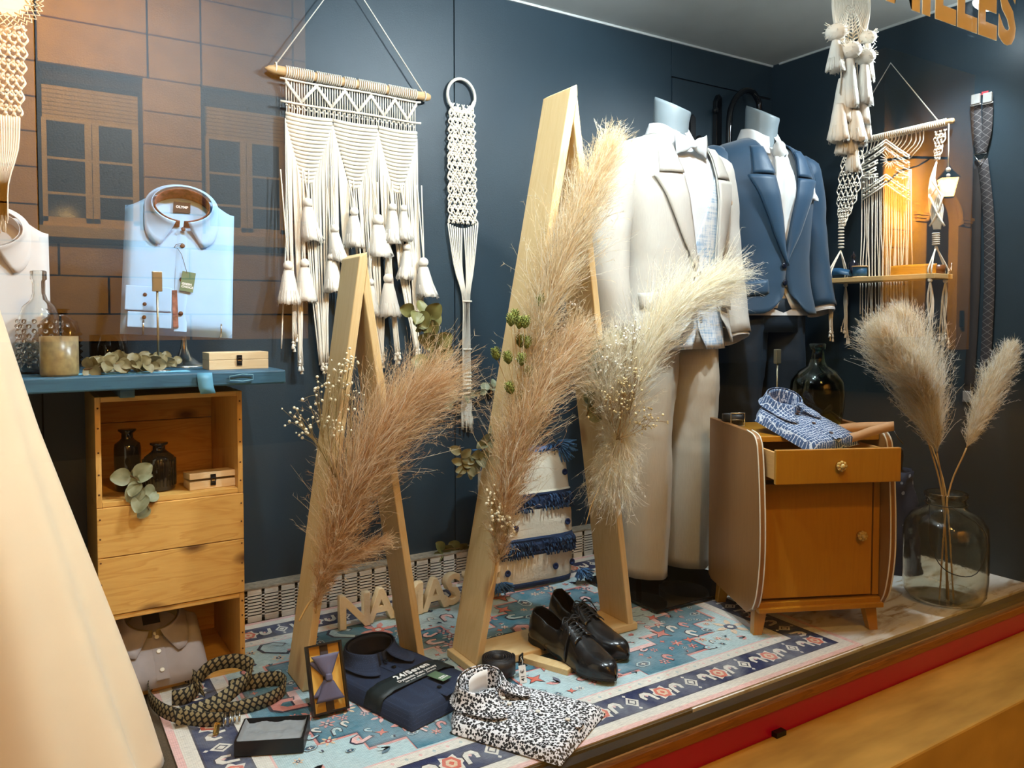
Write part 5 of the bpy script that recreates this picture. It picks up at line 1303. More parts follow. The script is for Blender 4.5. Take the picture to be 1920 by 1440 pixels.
# ================================================================== rug, built up from flat woven motifs
RX0, RX1, RY0, RY1 = .25, 1.955, 1.290, 2.345
rug = thing('oriental_rug', 'worn blue and pink oriental rug with a navy flower border', 'rug', ((RX0+RX1)/2, (RY0+RY1)/2, .0))
m_, nt, b_ = newmat('rug_wool'); vc = nn(nt, 'ShaderNodeVertexColor', layer_name='Col').outputs[0]
wn_ = noise_(nt, coords(nt), 9, 5, .5); fade = ramp(nt, wn_, [(.38, (0, 0, 0)), (.72, (.34, .34, .34))])
br_ = noise_(nt, coords(nt, 'Object', (60, 500, 1)), 1.0, 2)
base = mixc(nt, fade, vc, rgba((206, 208, 206))); base = mixc(nt, ramp(nt, br_, [(.35, (.30, .30, .30)), (.6, (0, 0, 0))]), base, rgba((60, 70, 90)), 'MULTIPLY')
nt.links.new(base, b_.inputs['Base Color']); b_.inputs['Roughness'].default_value = .95
wv = nn(nt, 'ShaderNodeTexWave', {'Vector': coords(nt), 'Scale': 75.0, 'Distortion': .6}, bands_direction='X').outputs['Fac']; bumpn(nt, b_, wv, .35, .001)
Cn = {k: lin(v) for k, v in dict(cream=(224, 218, 206), navy=(34, 44, 84), teal=(66, 122, 142), dteal=(36, 92, 116), sky=(178, 204, 208), pink=(214, 138, 130), coral=(214, 106, 84), rose=(232, 186, 180), ink=(40, 36, 60), grey=(176, 190, 190), sand=(226, 196, 164), red=(176, 62, 66)).items()}
rb_ = MB(); LW, LH = RX1-RX0, RY1-RY0; ZL = [0.0]
def lay(poly, c, lvl): rb_.add([(x-LW/2, y-LH/2, .0035+lvl*.00006) for x, y in poly], [tuple(range(len(poly)))], 0, Cn[c])
def rect(x0, y0, x1, y1, c, l): lay([(x0, y0), (x1, y0), (x1, y1), (x0, y1)], c, l)
def shape(cx, cy, pts, c, l, s=1.0, a=0.0): lay([(cx+(x*math.cos(a)-y*math.sin(a))*s, cy+(x*math.sin(a)+y*math.cos(a))*s) for x, y in pts], c, l)
def star(n, r0, r1): return [((r0 if i % 2 else r1)*math.cos(math.pi*i/n), (r0 if i % 2 else r1)*math.sin(math.pi*i/n)) for i in range(2*n)]
def ngon(n, rx, ry, ph=0): return [(rx*math.cos(2*math.pi*i/n+ph), ry*math.sin(2*math.pi*i/n+ph)) for i in range(n)]
DI = [(0, -1), (.8, 0), (0, 1), (-.8, 0)]
CURL = [(-.9, -1), (-.5, -1), (-.35, .1), (.0, .45), (.3, .2), (.25, -.4), (.6, -.5), (.75, .3), (.35, .95), (-.3, .95), (-.75, .5)]
LEAFP = [(0, -1), (.35, -.4), (.45, .2), (.2, .8), (0, 1.1), (-.2, .8), (-.45, .2), (-.35, -.4)]
b0 = MB(); b0.box((0, 0, .0017), (LW, LH, .0033)); b0.build('rug_base', mat('rug_edge', (190, 180, 176), .95), rug)
rect(0, 0, LW, LH, 'rose', 0); rect(.016, .016, LW-.016, LH-.016, 'cream', 1); rect(.045, .045, LW-.045, LH-.045, 'ink', 2); rect(.049, .049, LW-.049, LH-.049, 'navy', 3)
rect(.130, .130, LW-.130, LH-.130, 'ink', 4); rect(.134, .134, LW-.134, LH-.134, 'cream', 5); rect(.165, .165, LW-.165, LH-.165, 'rose', 6); rect(.170, .170, LW-.170, LH-.170, 'sky', 7)
def border(cx, cy, a, k):
    if k % 4 == 0:
        shape(cx, cy, star(6, .022, .034), 'cream', 8, 1, a); shape(cx, cy, ngon(6, .021, .026), 'coral', 9, 1, a); shape(cx, cy, ngon(6, .013, .016), 'sand', 10, 1, a); shape(cx, cy, DI, 'coral', 11, .008, a)
    elif k % 4 == 2:
        shape(cx, cy, DI, 'cream', 8, .024, a); shape(cx, cy, DI, 'ink', 9, .015, a); shape(cx, cy, DI, 'cream', 10, .010, a)
        for s in (-1, 1): shape(cx+math.cos(a+1.57)*.031*s, cy+math.sin(a+1.57)*.031*s, DI, 'cream', 8, .006, a)
    else:
        f = 1 if k % 4 == 1 else -1
        shape(cx, cy, [(x*f, y) for x, y in CURL], 'ink', 8, .0265, a); shape(cx, cy, [(x*f, y) for x, y in CURL], 'cream', 9, .0225, a); shape(cx-.002*f, cy+.002, [(x*.5, y*.5+.3) for x, y in DI], 'rose', 10, .012, a)
n = int((LW-.18)/.0475)
for i in range(n+1):
    x = .09+(LW-.18)*i/n; border(x, .0895, 0, i); border(x, LH-.0895, math.pi, i)
n = int((LH-.24)/.0475)
for i in range(1, n):
    y = .09+(LH-.18)*i/n; border(.0895, y, math.pi/2, i); border(LW-.0895, y, -math.pi/2, i)
for i in range(46):      # guard band ticks
    x = .15+(LW-.3)*i/45; 
    for y in (.150, LH-.150): shape(x, y, DI, 'rose' if i % 2 else 'grey', 6.5, .006)
# stepped field
fx0, fx1, fy0, fy1 = .175, LW-.175, .175, LH-.175; rg = random.Random(12)
def zig(cx, cy, rx, ry, st, c, l):
    pts = []
    for q, (sx, sy) in enumerate(((1, 1), (-1, 1), (-1, -1), (1, -1))):
        seg = []
        for i in range(st): seg += [(rx*(1-i/st), ry*(i/st)), (rx*(1-i/st), ry*((i+1)/st))] if True else []
        seg = [(sx*x, sy*y) for x, y in seg]
        if q % 2: seg = seg[::-1]
        pts += seg
    pts = [(min(max(cx+x, fx0), fx1), min(max(cy+y, fy0), fy1)) for x, y in pts]; lay(pts, c, l)
for cx, cy, k in ((.52, .52, 1), (1.16, .50, 1)):
    zig(cx, cy, .43, .37, 5, 'pink', 9); zig(cx, cy, .420, .360, 5, 'ink', 10); zig(cx, cy, .416, .356, 5, 'dteal', 11); zig(cx, cy, .408, .349, 5, 'teal', 12)
    zig(cx, cy, .25, .20, 4, 'ink', 13); zig(cx, cy, .245, .196, 4, 'rose', 14); zig(cx, cy, .225, .178, 4, 'sky', 15)
    shape(cx, cy, ngon(6, .12, .10), 'ink', 16); shape(cx, cy, ngon(6, .115, .095), 'pink', 17); shape(cx, cy, ngon(6, .095, .078), 'dteal', 18); shape(cx, cy, star(8, .022, .058), 'cream', 19); shape(cx, cy, ngon(8, .022, .022), 'coral', 20)
def flower(x, y, s, c1, c2, l):
    for k in range(6): shape(x+math.cos(k*1.047)*s*.62, y+math.sin(k*1.047)*s*.62, LEAFP, c1, l, s*.42, k*1.047-1.57)
    shape(x, y, ngon(6, s*.42, s*.42), c2, l+1); shape(x, y, ngon(6, s*.2, s*.2), 'cream', l+2)
def boat(x, y, s, a, l):
    H6 = [(-1.1, 0), (-.55, .62), (.55, .62), (1.1, 0), (.55, -.62), (-.55, -.62)]
    shape(x, y, H6, 'ink', l, s, a); shape(x, y, H6, 'sky', l+1, s*.92, a); shape(x, y, H6, 'dteal', l+2, s*.72, a); shape(x, y, H6, 'ink', l+3, s*.5, a); shape(x, y, star(4, .16, .5), 'cream', l+4, s*.8, a)
spots_ = []
tries = 0
while len(spots_) < 340 and tries < 12000:
    tries += 1; x, y = rg.uniform(fx0+.03, fx1-.03), rg.uniform(fy0+.03, fy1-.03); r = rg.choice((.012, .015, .018, .022, .026, .03, .036, .05))
    if all((x-a)**2+(y-b)**2 > (r+c)**2*.85 for a, b, c in spots_) and min(abs(x-.52), abs(x-1.16)) > .0 and all(math.hypot(x-a, y-b) > .10+r for a, b in ((.52, .52), (1.16, .5))): spots_.append((x, y, r))
for i, (x, y, r) in enumerate(spots_):
    k = rg.random(); a = rg.choice((0, .52, 1.05, 1.57, 2.1)); L0 = 21+(i % 3)*5
    if k < .36: flower(x, y, r, rg.choice(('rose', 'pink', 'sand', 'cream', 'pink')), rg.choice(('coral', 'red', 'navy')), L0)
    elif k < .52: boat(x, y, r*.9, a, L0)
    elif k < .72: shape(x, y, CURL, 'ink', L0, r*.95, a); shape(x, y, CURL, rg.choice(('rose', 'sky', 'cream', 'pink')), L0+1, r*.78, a)
    elif k < .88:
        for q in (-.6, 0, .6): shape(x, y, [(px_, py_+.9) for px_, py_ in LEAFP], rg.choice(('navy', 'sky', 'pink', 'dteal')), L0, r*.5, a+q)
    else: shape(x, y, star(4, .35, 1), 'ink', L0, r, a); shape(x, y, star(4, .3, .8), 'coral', L0+1, r, a)
rb_.build('woven_pattern', m_, rug, smooth=False)

# ================================================================== things on the rug
RZ = .0062                                           # top of the rug's pile
# ---- shoes
M['shoe'] = mat('black_calf_leather', (16, 17, 20), .26, var=.15, vs=14, coat=.35)
M['sole'] = mat('black_sole', (20, 18, 17), .6); M['insole'] = mat('brown_lining', (74, 34, 24), .6)
SW = [(0, .004), (.03, .022), (.10, .031), (.25, .033), (.42, .033), (.58, .042), (.70, .0465), (.82, .0415), (.92, .030), (.97, .018), (1.0, .004)]
def swid(s): return interp(s, SW)
def shoe(label, heel, toe, z0, z1, left):
    d = toe-heel; L = .305; a = math.atan2(d.y, d.x)
    t = thing('dress_shoe', label, 'shoe', V((heel.x, heel.y, z0)), Euler((0, math.atan2(z0-z1, L), a)), group='pair of black shoes')
    off = lambda s: (.012*math.sin(math.pi*s)*(1 if left else -1))
    outline = [(s*L, off(s)+swid(s)) for s in [i/36 for i in range(37)]]+[(s*L, off(s)-swid(s)) for s in [i/36 for i in range(36, -1, -1)]]
    b = MB(); b.prism(outline, .0, .007, tr=lambda p: V((p.x, p.y*1.05, p.z+.014*sm(.4, .15, p.x/L)+.010*sm(.72, 1, p.x/L)+(.010 if .28 < p.x/L < .5 else 0)*0))); b.build('sole', M['sole'], t)
    hl = [(x, y) for x, y in outline if x < .27*L]; b = MB(); b.prism(hl, 0, .016); b.build('heel', M['sole'], t)
    zb = lambda s: .006+.014*sm(.4, .15, s)+.010*sm(.72, 1, s)
    H = [(.36, .090), (.45, .083), (.55, .070), (.68, .056), (.80, .046), (.90, .038), (.96, .029), (1.0, .010)]
    def vamp(u, v):
        s = .40+.60*v; A = math.pi*(1-u); w = swid(s)*1.06; h = interp(s, H)
        k = abs(math.cos(A))**.8; return V((s*L+.012*math.sin(A)*(1-v)*0, off(s)+math.copysign(k, math.cos(A))*w, zb(s)+h*max(0, math.sin(A))**.72*(1-.0*v)))
    b = MB(); b.grid(vamp, 25, 26)
    b.build('vamp', M['shoe'], t)
    RIM = [(0, .074), (.12, .064), (.25, .055), (.36, .060), (.46, .080), (.53, .073)]
    def wall(u, v):
        q = 2*u-1; s = .53*abs(q); sd = 1 if q > 0 else -1; s = max(s, .0005)
        w = swid(s) if s > .03 else .022*(s/.03)**.5; h = interp(s, RIM)
        bul = 1+.10*math.sin(v*math.pi)-.34*v*v*(1 if s > .02 else .6); return V((s*L+(.006-.012*v*(1-v))*(1 if s < .06 else .0)+.010*v*sm(.06, 0, s), off(s)+sd*w*1.05*bul, zb(s)+h*v))
    b = MB(); b.grid(wall, 57, 10); b.build('quarter', M['shoe'], t, solid=.0025)
    b = MB(); ins = [(x*.98+.004, y*.84) for x, y in outline if x < .5*L]; b.prism(ins, .022, .024); b.build('insole', M['insole'], t)
    # facing flaps and laces
    for sd in (-1, 1):
        def flap(u, v):
            s = .40+.21*v; A = math.pi/2-sd*(.13+.62*u); w = swid(s)*1.06; h = interp(s, H)
            p = V((s*L, off(s)+math.copysign(abs(math.cos(A))**.8, math.cos(A))*w, zb(s)+h*max(0, math.sin(A))**.72)); n = V((0, math.cos(A), math.sin(A))); return p+n*(.004+.001*math.sin(u*3))
        b = MB(); b.grid(flap, 9, 10); b.build('facing', M['shoe'], t, solid=.002)
    b = MB()
    for k in range(5):
        s = .42+.037*k; h = interp(s, H); w = swid(s)
        b.tube(bez([V((s*L, off(s)-w*.52, zb(s)+h*.93+.004)), V((s*L+.003, off(s), zb(s)+h+.0075)), V((s*L, off(s)+w*.52, zb(s)+h*.93+.004))], 8), .0019, 5)
    c = V((.425*L, off(.42), zb(.42)+interp(.42, H)+.008))
    for sg in (-1, 1):
        b.tube(bez([c, c+V((-.004, sg*.018, .006)), c+V((.006, sg*.034, -.004)), c+V((.012, sg*.02, .004)), c+V((.003, 0, .002))], 14), .0018, 5)
        b.tube(bez([c, c+V((.012, sg*.022, .002)), c+V((.03, sg*.034, -.02))], 8), .0016, 5)
    b.build('laces', M['black'], t); return t
shoe('black leather dress shoe lying closer to the leopard shirt', V((1.170, 1.765, 0)), fl(1160, 1292), .0295, RZ, True)
shoe('black leather dress shoe set back against the foot board', V((1.300, 1.850, 0)), fl(1170, 1243), .0295, RZ, False)
# ---- rolled belt with a price tag
t = thing('leather_belt', 'rolled black leather belt with a paper price tag on the foot board', 'belt', fl(938, 1262, .0205)+V((0, .01, 0)), group='leather belts')
b = MB(); coil(b, (0, 0, 0), .018, .044, 5, .038, .003); b.build('strap', M['leather'], t, solid=.003)
b = MB(); b.tube([(.048, -.024, .004), (.064, -.012, .004), (.064, -.012, .036), (.048, -.024, .036)], .003, 6, closed=True); b.tube([(.047, -.028, .02), (.066, -.016, .02)], .002, 5); b.build('buckle', M['blackgloss'], t)
b = MB(); b.box((0, 0, 0), (.019, .0008, .042)); tg_ = b.build('price_tag', M['white_print'], t); tg_.location = (.038, -.054, .005); tg_.rotation_euler = (R(-14), 0, R(-8))
textobj('handwriting', '41 €', .014, .0003, M['label_black'], tg_, Matrix.Translation((.004, -.0008, -.016)) @ Matrix.Rotation(R(90), 4, 'X') @ Matrix.Rotation(R(90), 4, 'Z'), fat=.0001)
b = MB(); b.tube(bez([(.05, -.026, .034), (.044, -.044, .033), (.038, -.051, .024)], 8), .0007, 4); b.build('tag_string', M['white_print'], t)
# ---- NAMASTE in wood
lets = [('N', 633, 1183, 'first'), ('A', 700, 1170, ''), ('M', 775, 1160, ''), ('A', 830, 1148, ''), ('S', 843, 1143, ''), ('T', 874, 1136, ''), ('E', 903, 1130, '')]
x = fl(634, 1184, RZ).x; yl = 2.155
for i, (ch, adv, lb) in enumerate((('N', .092, 'pale wooden letter N standing at the start of the row'), ('A', .078, 'pale wooden letter A between the N and the M'), ('M', .098, 'pale wooden letter M in the middle of the word'), ('A', .078, 'pale wooden letter A between the M and the S'), ('S', .068, 'pale wooden letter S carrying a small paper sticker'), ('T', .066, 'pale wooden letter T after the S'), ('E', .07, 'pale wooden letter E closing the row'))):
    t = thing('wooden_letter', lb, 'letter', (x, yl+.004*math.sin(i*2), RZ), R((-3, 2, -2, 4, 10, -4, 2)[i]), group='NAMASTE letters')
    o = textobj('letter_block', ch, .132, .022, M['letters'], t, Matrix.Translation((0, 0, .0045)) @ Matrix.Rotation(R(90), 4, 'X'), bevel=.002, fat=.0016)
    zmin = min(v.co.y for v in o.data.vertices); o.location.z = -zmin+.0005
    if ch == 'S':
        b = MB(); b.box((.032, -.0143, .062), (.018, .0006, .009), (0, .3, 0)); b.build('sticker', M['white_print'], t)
    x += adv
# ---- shaggy cushion
cp = fl(1010, 1106, RZ); cp = V((cp.x+.01, cp.y+.07, RZ))
cu = thing('boho_cushion', 'cream cushion with blue fringe stripes leaning against the wall', 'cushion', cp, Euler((R(-7), 0, R(-4))))
cm = mat('shaggy_wool', (255, 255, 255), .95, var=.06, vs=30, bump=.8, bs=120, attr=True)
CWd, CHt, CDp = .33, .46, .17
def bandc(v):
    if .0 <= v < .035 or .24 < v < .36 or .56 < v < .68: return lin((40, 60, 92))
    if .955 < v: return lin((70, 120, 176))
    return lin((232, 222, 200))
b = MB(); nu, nv = 64, 78
def cus(u, v):
    A = u*2*math.pi; e = (math.sin(math.pi*min(.999, max(.001, v*.94+.03))))**.30
    x = CWd/2*math.copysign(abs(math.cos(A))**.55, math.cos(A))*(.86+.14*e); y = CDp/2*math.copysign(abs(math.sin(A))**.8, math.sin(A))*e
    sh = .010*noise.noise(V((x*60, y*60, v*38))) if bandc(v)[0] < .3 else .003*noise.noise(V((x*40, y*40, v*20)))
    bulge = .006 if bandc(v)[0] < .3 else 0
    return V((x*(1+sh*3), y*(1+(sh+bulge)*10), v*CHt))
for j in range(nv-1):
    v0, v1 = j/(nv-1), (j+1)/(nv-1)
    b.add([cus(i/nu, v0) for i in range(nu)]+[cus(i/nu, v1) for i in range(nu)], [(i, (i+1) % nu, nu+(i+1) % nu, nu+i) for i in range(nu)], 0, bandc((v0+v1)/2))
b.build('cover', cm, cu)
b = MB(); rg = random.Random(21)
for v in (.26, .285, .31, .335, .58, .605, .63, .655, .97):     # fringe loops in the blue bands
    for k in range(110):
        u = .5+.5*k/110+rg.uniform(-.004, .004); p = cus(u, v); q = p+V((rg.uniform(-.006, .006), -.010-rg.uniform(0, .006), -.012-rg.uniform(0, .006)))
        if v > .9: q = p+V((rg.uniform(-.012, .012), -.012-rg.uniform(0, .012), rg.uniform(-.02, .03)))
        b.tube([p, p.lerp(q, .5)+V((0, -.005, .003)), q], .0021, 4, c=lin(rg.choice(((40, 62, 92), (66, 98, 136), (30, 46, 74)))))
b.build('fringe', cm, cu)
for v, us in ((.13, (.56, .66, .78, .90)), (.44, (.58, .70, .84)), (.80, (.60, .73, .86))):
    for u in us:
        p = cus(u, v); b = MB()
        for k in range(16): a = k*math.pi/8; b.tube([p+V((0, -.002, 0)), p+V((math.cos(a)*.010, -.009, math.sin(a)*.010))], .0028, 4)
        b.build('tuft', mat('navy_tuft', (30, 46, 84), .95), cu)
for x, z, ln in ((-.15, .02, .0), (.16, .02, .0), (-.15, .44, -.02), (.12, .45, .03)):
    b = MB(); c = V((x, -.06 if z < .1 else -.02, z))
    for k in range(70):
        a = rg.random()*6.28; r = rg.random()**.5*.035; e = c+V((math.cos(a)*r*1.2+ln, -.03-abs(math.sin(a))*r, -.02+rg.random()*.035 if z < .1 else rg.uniform(-.05, .03)))
        if z < .1: e.z = max(e.z, -.0+rg.random()*.02)
        b.tube([c, c.lerp(e, .5)+V((0, -.006, .012)), e], .0024, 4)
    b.build('tassel', mat('blue_tassel_yarn', (66, 108, 152), .95, var=.3, vs=40), cu)
# ---- bow tie in its box
b0_, b1_ = fl(592, 1350, RZ), fl(655, 1334, RZ); rz = math.atan2(b1_.y-b0_.y, b1_.x-b0_.x)
bx = thing('bow_tie_box', 'upright black gift box with a grey bow tie on gold card', 'gift box', (b0_+b1_)/2+V((0, .012, .0025)), Euler((R(-24), 0, rz)))
BW, BH = (b1_-b0_).length, .150
b = MB()
for c, d in (((-BW/2, 0, BH/2), (.004, .026, BH)), ((BW/2, 0, BH/2), (.004, .026, BH)), ((0, 0, .002), (BW, .026, .004)), ((0, 0, BH-.002), (BW, .026, .004)), ((0, .012, BH/2), (BW, .003, BH))): b.box(c, d)
b.build('box', M['black'], bx)
b = MB(); b.box((0, .004, BH/2), (BW-.006, .006, BH-.008)); b.build('gold_card', mat('gold_card', (226, 178, 84), .5), bx)
tm_ = mat('grey_violet_silk', (96, 92, 116), .6, weave=.1, ws=700); b = MB(); b.box((0, -.001, BH/2), (.018, .004, BH-.006)); b.build('neck_band', mat('dark_silk_band', (66, 56, 56), .6), bx)
b = MB()
for s in (-1, 1):
    def lobe(u, v):
        h = .008+.026*u**.8; A = 2*math.pi*v; return V((math.cos(A)*h*(1-.08*math.sin(u*3)), -.010+math.sin(A)*(.011-.004*u), BH/2+s*(.004+.046*u)))
    b.grid(lambda u, v: lobe(v, u), 18, 8, cu=True); n = len(b.v); b.f.append(tuple(range(n-18, n))); b.mi.append(0); b.c.append(None)
    def lobe2(u, v):
        h = .008+.020*u; A = 2*math.pi*v; return V((-.012*u+math.cos(A)*h, -.004+math.sin(A)*.004, BH/2+s*(.003+.036*u)))
    b.grid(lambda u, v: lobe2(v, u), 18, 6, cu=True); n = len(b.v); b.f.append(tuple(range(n-18, n))); b.mi.append(0); b.c.append(None)
b.build('bow', tm_, bx); b = MB(); b.box((0, -.017, BH/2), (.016, .014, .016)); b.build('bow_knot', tm_, bx, bevel=.004)
# ---- open black box with clear film
p0, p1 = fl(447, 1420, RZ), fl(575, 1412, RZ); rz = math.atan2(p1.y-p0.y, p1.x-p0.x); W_ = (p1-p0).length
ob = thing('accessory_box', 'small open black box lined with clear film on the rug', 'box', (p0+p1)/2+V((.015, .05, .0)), rz)
D_ = .095; b = MB()
for c, d in (((0, 0, .001), (W_, D_, .002)), ((0, -D_/2, .015), (W_, .003, .03)), ((0, D_/2, .015), (W_, .003, .03)), ((-W_/2, 0, .015), (.003, D_, .03)), ((W_/2, 0, .015), (.003, D_, .03))): b.box(c, d)
b.build('tray', M['black'], ob)
b = MB(); b.box((0, 0, .006), (W_-.008, D_-.008, .006)); b.build('inlay', mat('dark_inlay', (58, 58, 62), .5), ob)
b = MB(); b.grid(lambda u, v: V(((u-.5)*(W_-.006), (v-.5)*(D_-.006), .022+.004*noise.noise(V((u*5, v*4, 1)))+.002*noise.noise(V((u*15, v*12, 4)))+.010*max(0, abs(u-.5)*2-.9)*10)), 40, 26)
b.build('film', mat('crumpled_film', (206, 212, 216), .12, trans=.55, ior=1.2), ob)
# ---- navy shirt
M['navy'] = pattern_mat('navy_dotted_cotton', 'dots', (24, 36, 60), (52, 70, 98), 300); M['darkin'] = mat('dark_lining', (22, 22, 30), .8)
c0, c1 = fl(745, 1362, RZ), fl(716, 1222, RZ+.02)
dv = V((c1.x-c0.x, c1.y-c0.y, 0)); rz = math.atan2(-dv.x, dv.y)
ns = thing('folded_shirt', 'navy dotted folded shirt with a dark paper band across it', 'shirt', V((.770, 1.722, RZ+.001)), Euler((R(0), 0, R(17))), group='folded shirts')
tp = folded_shirt(ns, .245, .335, .036, M['navy'], M['darkin'], M['blackgloss'], seed=6, ch=.050)
b = MB(); b.grid(lambda u, v: V(((u-.5)*.247, -.030+(v-.5)*.060, min(tp((u-.5)*.245, -.03)+.0044, .0430) if abs(u-.5) > .36 else .0430)), 24, 4); b.build('paper_band', mat('dark_green_band', (22, 34, 36), .55), ns, solid=.0006)
TZ2 = .0434
for tx, sz_, y_, f_ in (('24/Seven', .026, -.024, .0009), ('Dynamic Flex Jersey', .0130, -.040, .0004), ('EASY CARE   STRETCH   COMFORT', .0056, -.051, .0001)):
    textobj('band_print', tx, sz_, .0004, M['white_print'], ns, Matrix.Translation((.012, y_, TZ2)), align='CENTER', fat=f_, space=1.12)
b = MB(); b.box((0, 0, 0), (.030, .052, .001)); o = b.build('swing_tag', M['greentag'], ns); o.location = (.035, -.088, TZ2+.001); o.rotation_euler = (0, 0, .08)
textobj('tag_print', 'GREEN\nCHOICE', .0065, .0003, M['white_print'], o, Matrix.Translation((-.011, -.010, .0008)), fat=.0002)
# ---- leopard shirt
M['leo'] = pattern_mat('leopard_cotton', 'leopard', (236, 236, 240), (14, 14, 18), 170)
ls = thing('folded_shirt', 'black and white leopard print folded shirt lying flat at the window edge', 'shirt', V((.930, 1.438, RZ+.001)), Euler((0, 0, R(29))), group='folded shirts')
folded_shirt(ls, .240, .300, .026, M['leo'], M['leo'], M['whitebtn'], seed=8, ch=.055)
b = MB(); b.grid(lambda u, v: V((.050*math.cos(R(35)+u*R(110)), .098+.030*math.sin(R(35)+u*R(110)), .030+v*.046)), 16, 4); b.build('collar_card', M['white_print'], ls, solid=.0008)
# ---- woven braces coiled on the floor
M['dia'] = pattern_mat('diamond_elastic', 'diamond', (22, 22, 20), (150, 138, 104), 2.8)
sb = thing('braces', 'black and beige diamond patterned elastic braces coiled in front of the crates', 'braces', fl(380, 1330, RZ))
def loop(pts, w, ups, n=48):
    c = bez([fl(x, y, RZ+z) for x, y, z in pts], n); u = bez([V(q) for q in ups], n); b = MB(); b.strip(c, [x.normalized() for x in u], w); return b
b = loop([(418, 1362, 0), (370, 1362, 0), (310, 1348, 0), (280, 1318, 0), (290, 1290, .002), (340, 1278, .002), (372, 1296, .004), (352, 1318, .0), (322, 1322, .0)], .036, [(0, -.2, 1), (0, -.1, 1), (0, .1, 1), (.2, 0, 1), (0, .2, 1), (0, -.1, 1)]); b.build('strap', M['dia'], sb, world=True, solid=.0015)
b = loop([(330, 1362, .004), (400, 1338, .012), (452, 1298, .030), (470, 1268, .040), (440, 1252, .052), (395, 1262, .052), (372, 1292, .02), (385, 1308, .0)], .036, [(0, .5, .8), (0, .5, .8), (.3, .3, .9), (.2, 0, 1), (-.1, -.2, 1), (-.3, -.2, .9), (-.2, .2, 1)]); b.build('strap', M['dia'], sb, world=True, solid=.0015)
b = loop([(380, 1348, .0), (440, 1342, 0), (500, 1326, 0), (533, 1304, 0), (522, 1286, 0), (475, 1292, 0), (430, 1304, .0)], .034, [(0, -.1, 1), (0, -.1, 1), (.2, .1, 1), (0, .3, 1), (0, .3, 1)]); b.build('strap', M['dia'], sb, world=True, solid=.0015)
c = fl(406, 1366, RZ+.012); b = MB(); b.box(c, (.012, .010, .026), (0, .2, .3)); b.build('clip', M['brass'], sb, world=True, bevel=.003)
c = fl(420, 1352, RZ+.008); b = MB()
for k in range(4): b.tube([c+V((.010*k, -.012, -.004)), c+V((.010*k+.006, .012, .012))], .003, 5)
b.build('adjuster', M['steel'], sb, world=True)

# ================================================================== dried plants on the frames
beige = [lin(c) for c in ((232, 204, 164), (222, 188, 144), (240, 218, 184), (206, 164, 118), (244, 226, 198))]
crm = [lin(c) for c in ((244, 230, 200), (236, 216, 178), (248, 240, 220), (226, 200, 156))]
whi = [lin(c) for c in ((250, 246, 230), (246, 238, 216), (252, 250, 240), (240, 228, 200))]
def pts(Y, *xy): return [atY(x, y, Y) for x, y in xy]
def pamp(label, Y, xy, hw, n, cols, seed, stem=None, **k):
    p = pts(Y, *xy); t = thing('pampas_grass', label, 'pampas grass', p[0], group='pampas plumes on the frames')
    plume(t, p, hw, n, cols, seed, **k)
    if stem: b = MB(); b.tube(bez(pts(Y, *stem)+[p[0]], 12), .0026, 6); b.build('stem', M['straw'], t, world=True)
    return t
pamp('bushy pinkish pampas plume tied to the short A-frame', 1.775, [(596, 1120), (630, 1000), (685, 860), (775, 750)], .165, 3600, beige, 11, stem=[(560, 1165), (580, 1130)], ang=(.30, .80), droop=.18, curl=1.15, fuzz=11, w=.00085, bias=V((.5, 0, -.1)), env=lambda t: min(1., .25+1.6*t)*(1-.35*t**3))
pamp('small drooping pampas side tuft low on the short A-frame', 1.770, [(592, 1150), (602, 1090), (640, 1055), (712, 1018)], .062, 620, beige, 12, ang=(.3, .8), droop=.2, curl=.8, fuzz=6)
pamp('beige pampas plume on the lower left leg of the tall A-frame', 1.640, [(930, 1060), (950, 930), (985, 790), (1060, 660)], .135, 3200, beige+crm, 13, stem=[(915, 1120), (925, 1090)], ang=(.28, .75), droop=.15, curl=1.15, fuzz=11, w=.00085, env=lambda t: min(1., .3+1.3*t)*(1-.45*t**3))
pamp('tall cream pampas plume rising past the pale jacket', 1.66, [(985, 740), (1015, 610), (1068, 450), (1138, 292)], .135, 3200, crm, 14, stem=[(960, 800)], ang=(.26, .66), droop=.05, curl=1.0, fuzz=11, w=.00085, env=lambda t: min(1., .3+1.6*t)*(1-.6*t**3))
pamp('white pampas plume arching in front of the pale suit', 1.60, [(1165, 830), (1190, 710), (1245, 600), (1335, 530)], .15, 2800, whi, 15, ang=(.24, .66), droop=.22, curl=.9, fuzz=11, w=.0008, bias=V((.3, 0, -.3)), env=lambda t: min(1., .5+1.0*t)*(1-.4*t**2))
pamp('fluffy white pampas head hanging on the right leg of the tall A-frame', 1.63, [(1168, 780), (1160, 830), (1153, 860), (1152, 880)], .115, 2400, whi, 16, ang=(.5, 1.25), droop=.5, curl=1.2, fuzz=11, w=.0008, base=.8)
pamp('white pampas tuft between the eucalyptus and the pale suit', 1.62, [(1150, 840), (1140, 780), (1135, 730), (1150, 660)], .11, 1500, whi, 17, ang=(.4, 1.0), droop=.2, curl=1.2, fuzz=11, w=.0008)

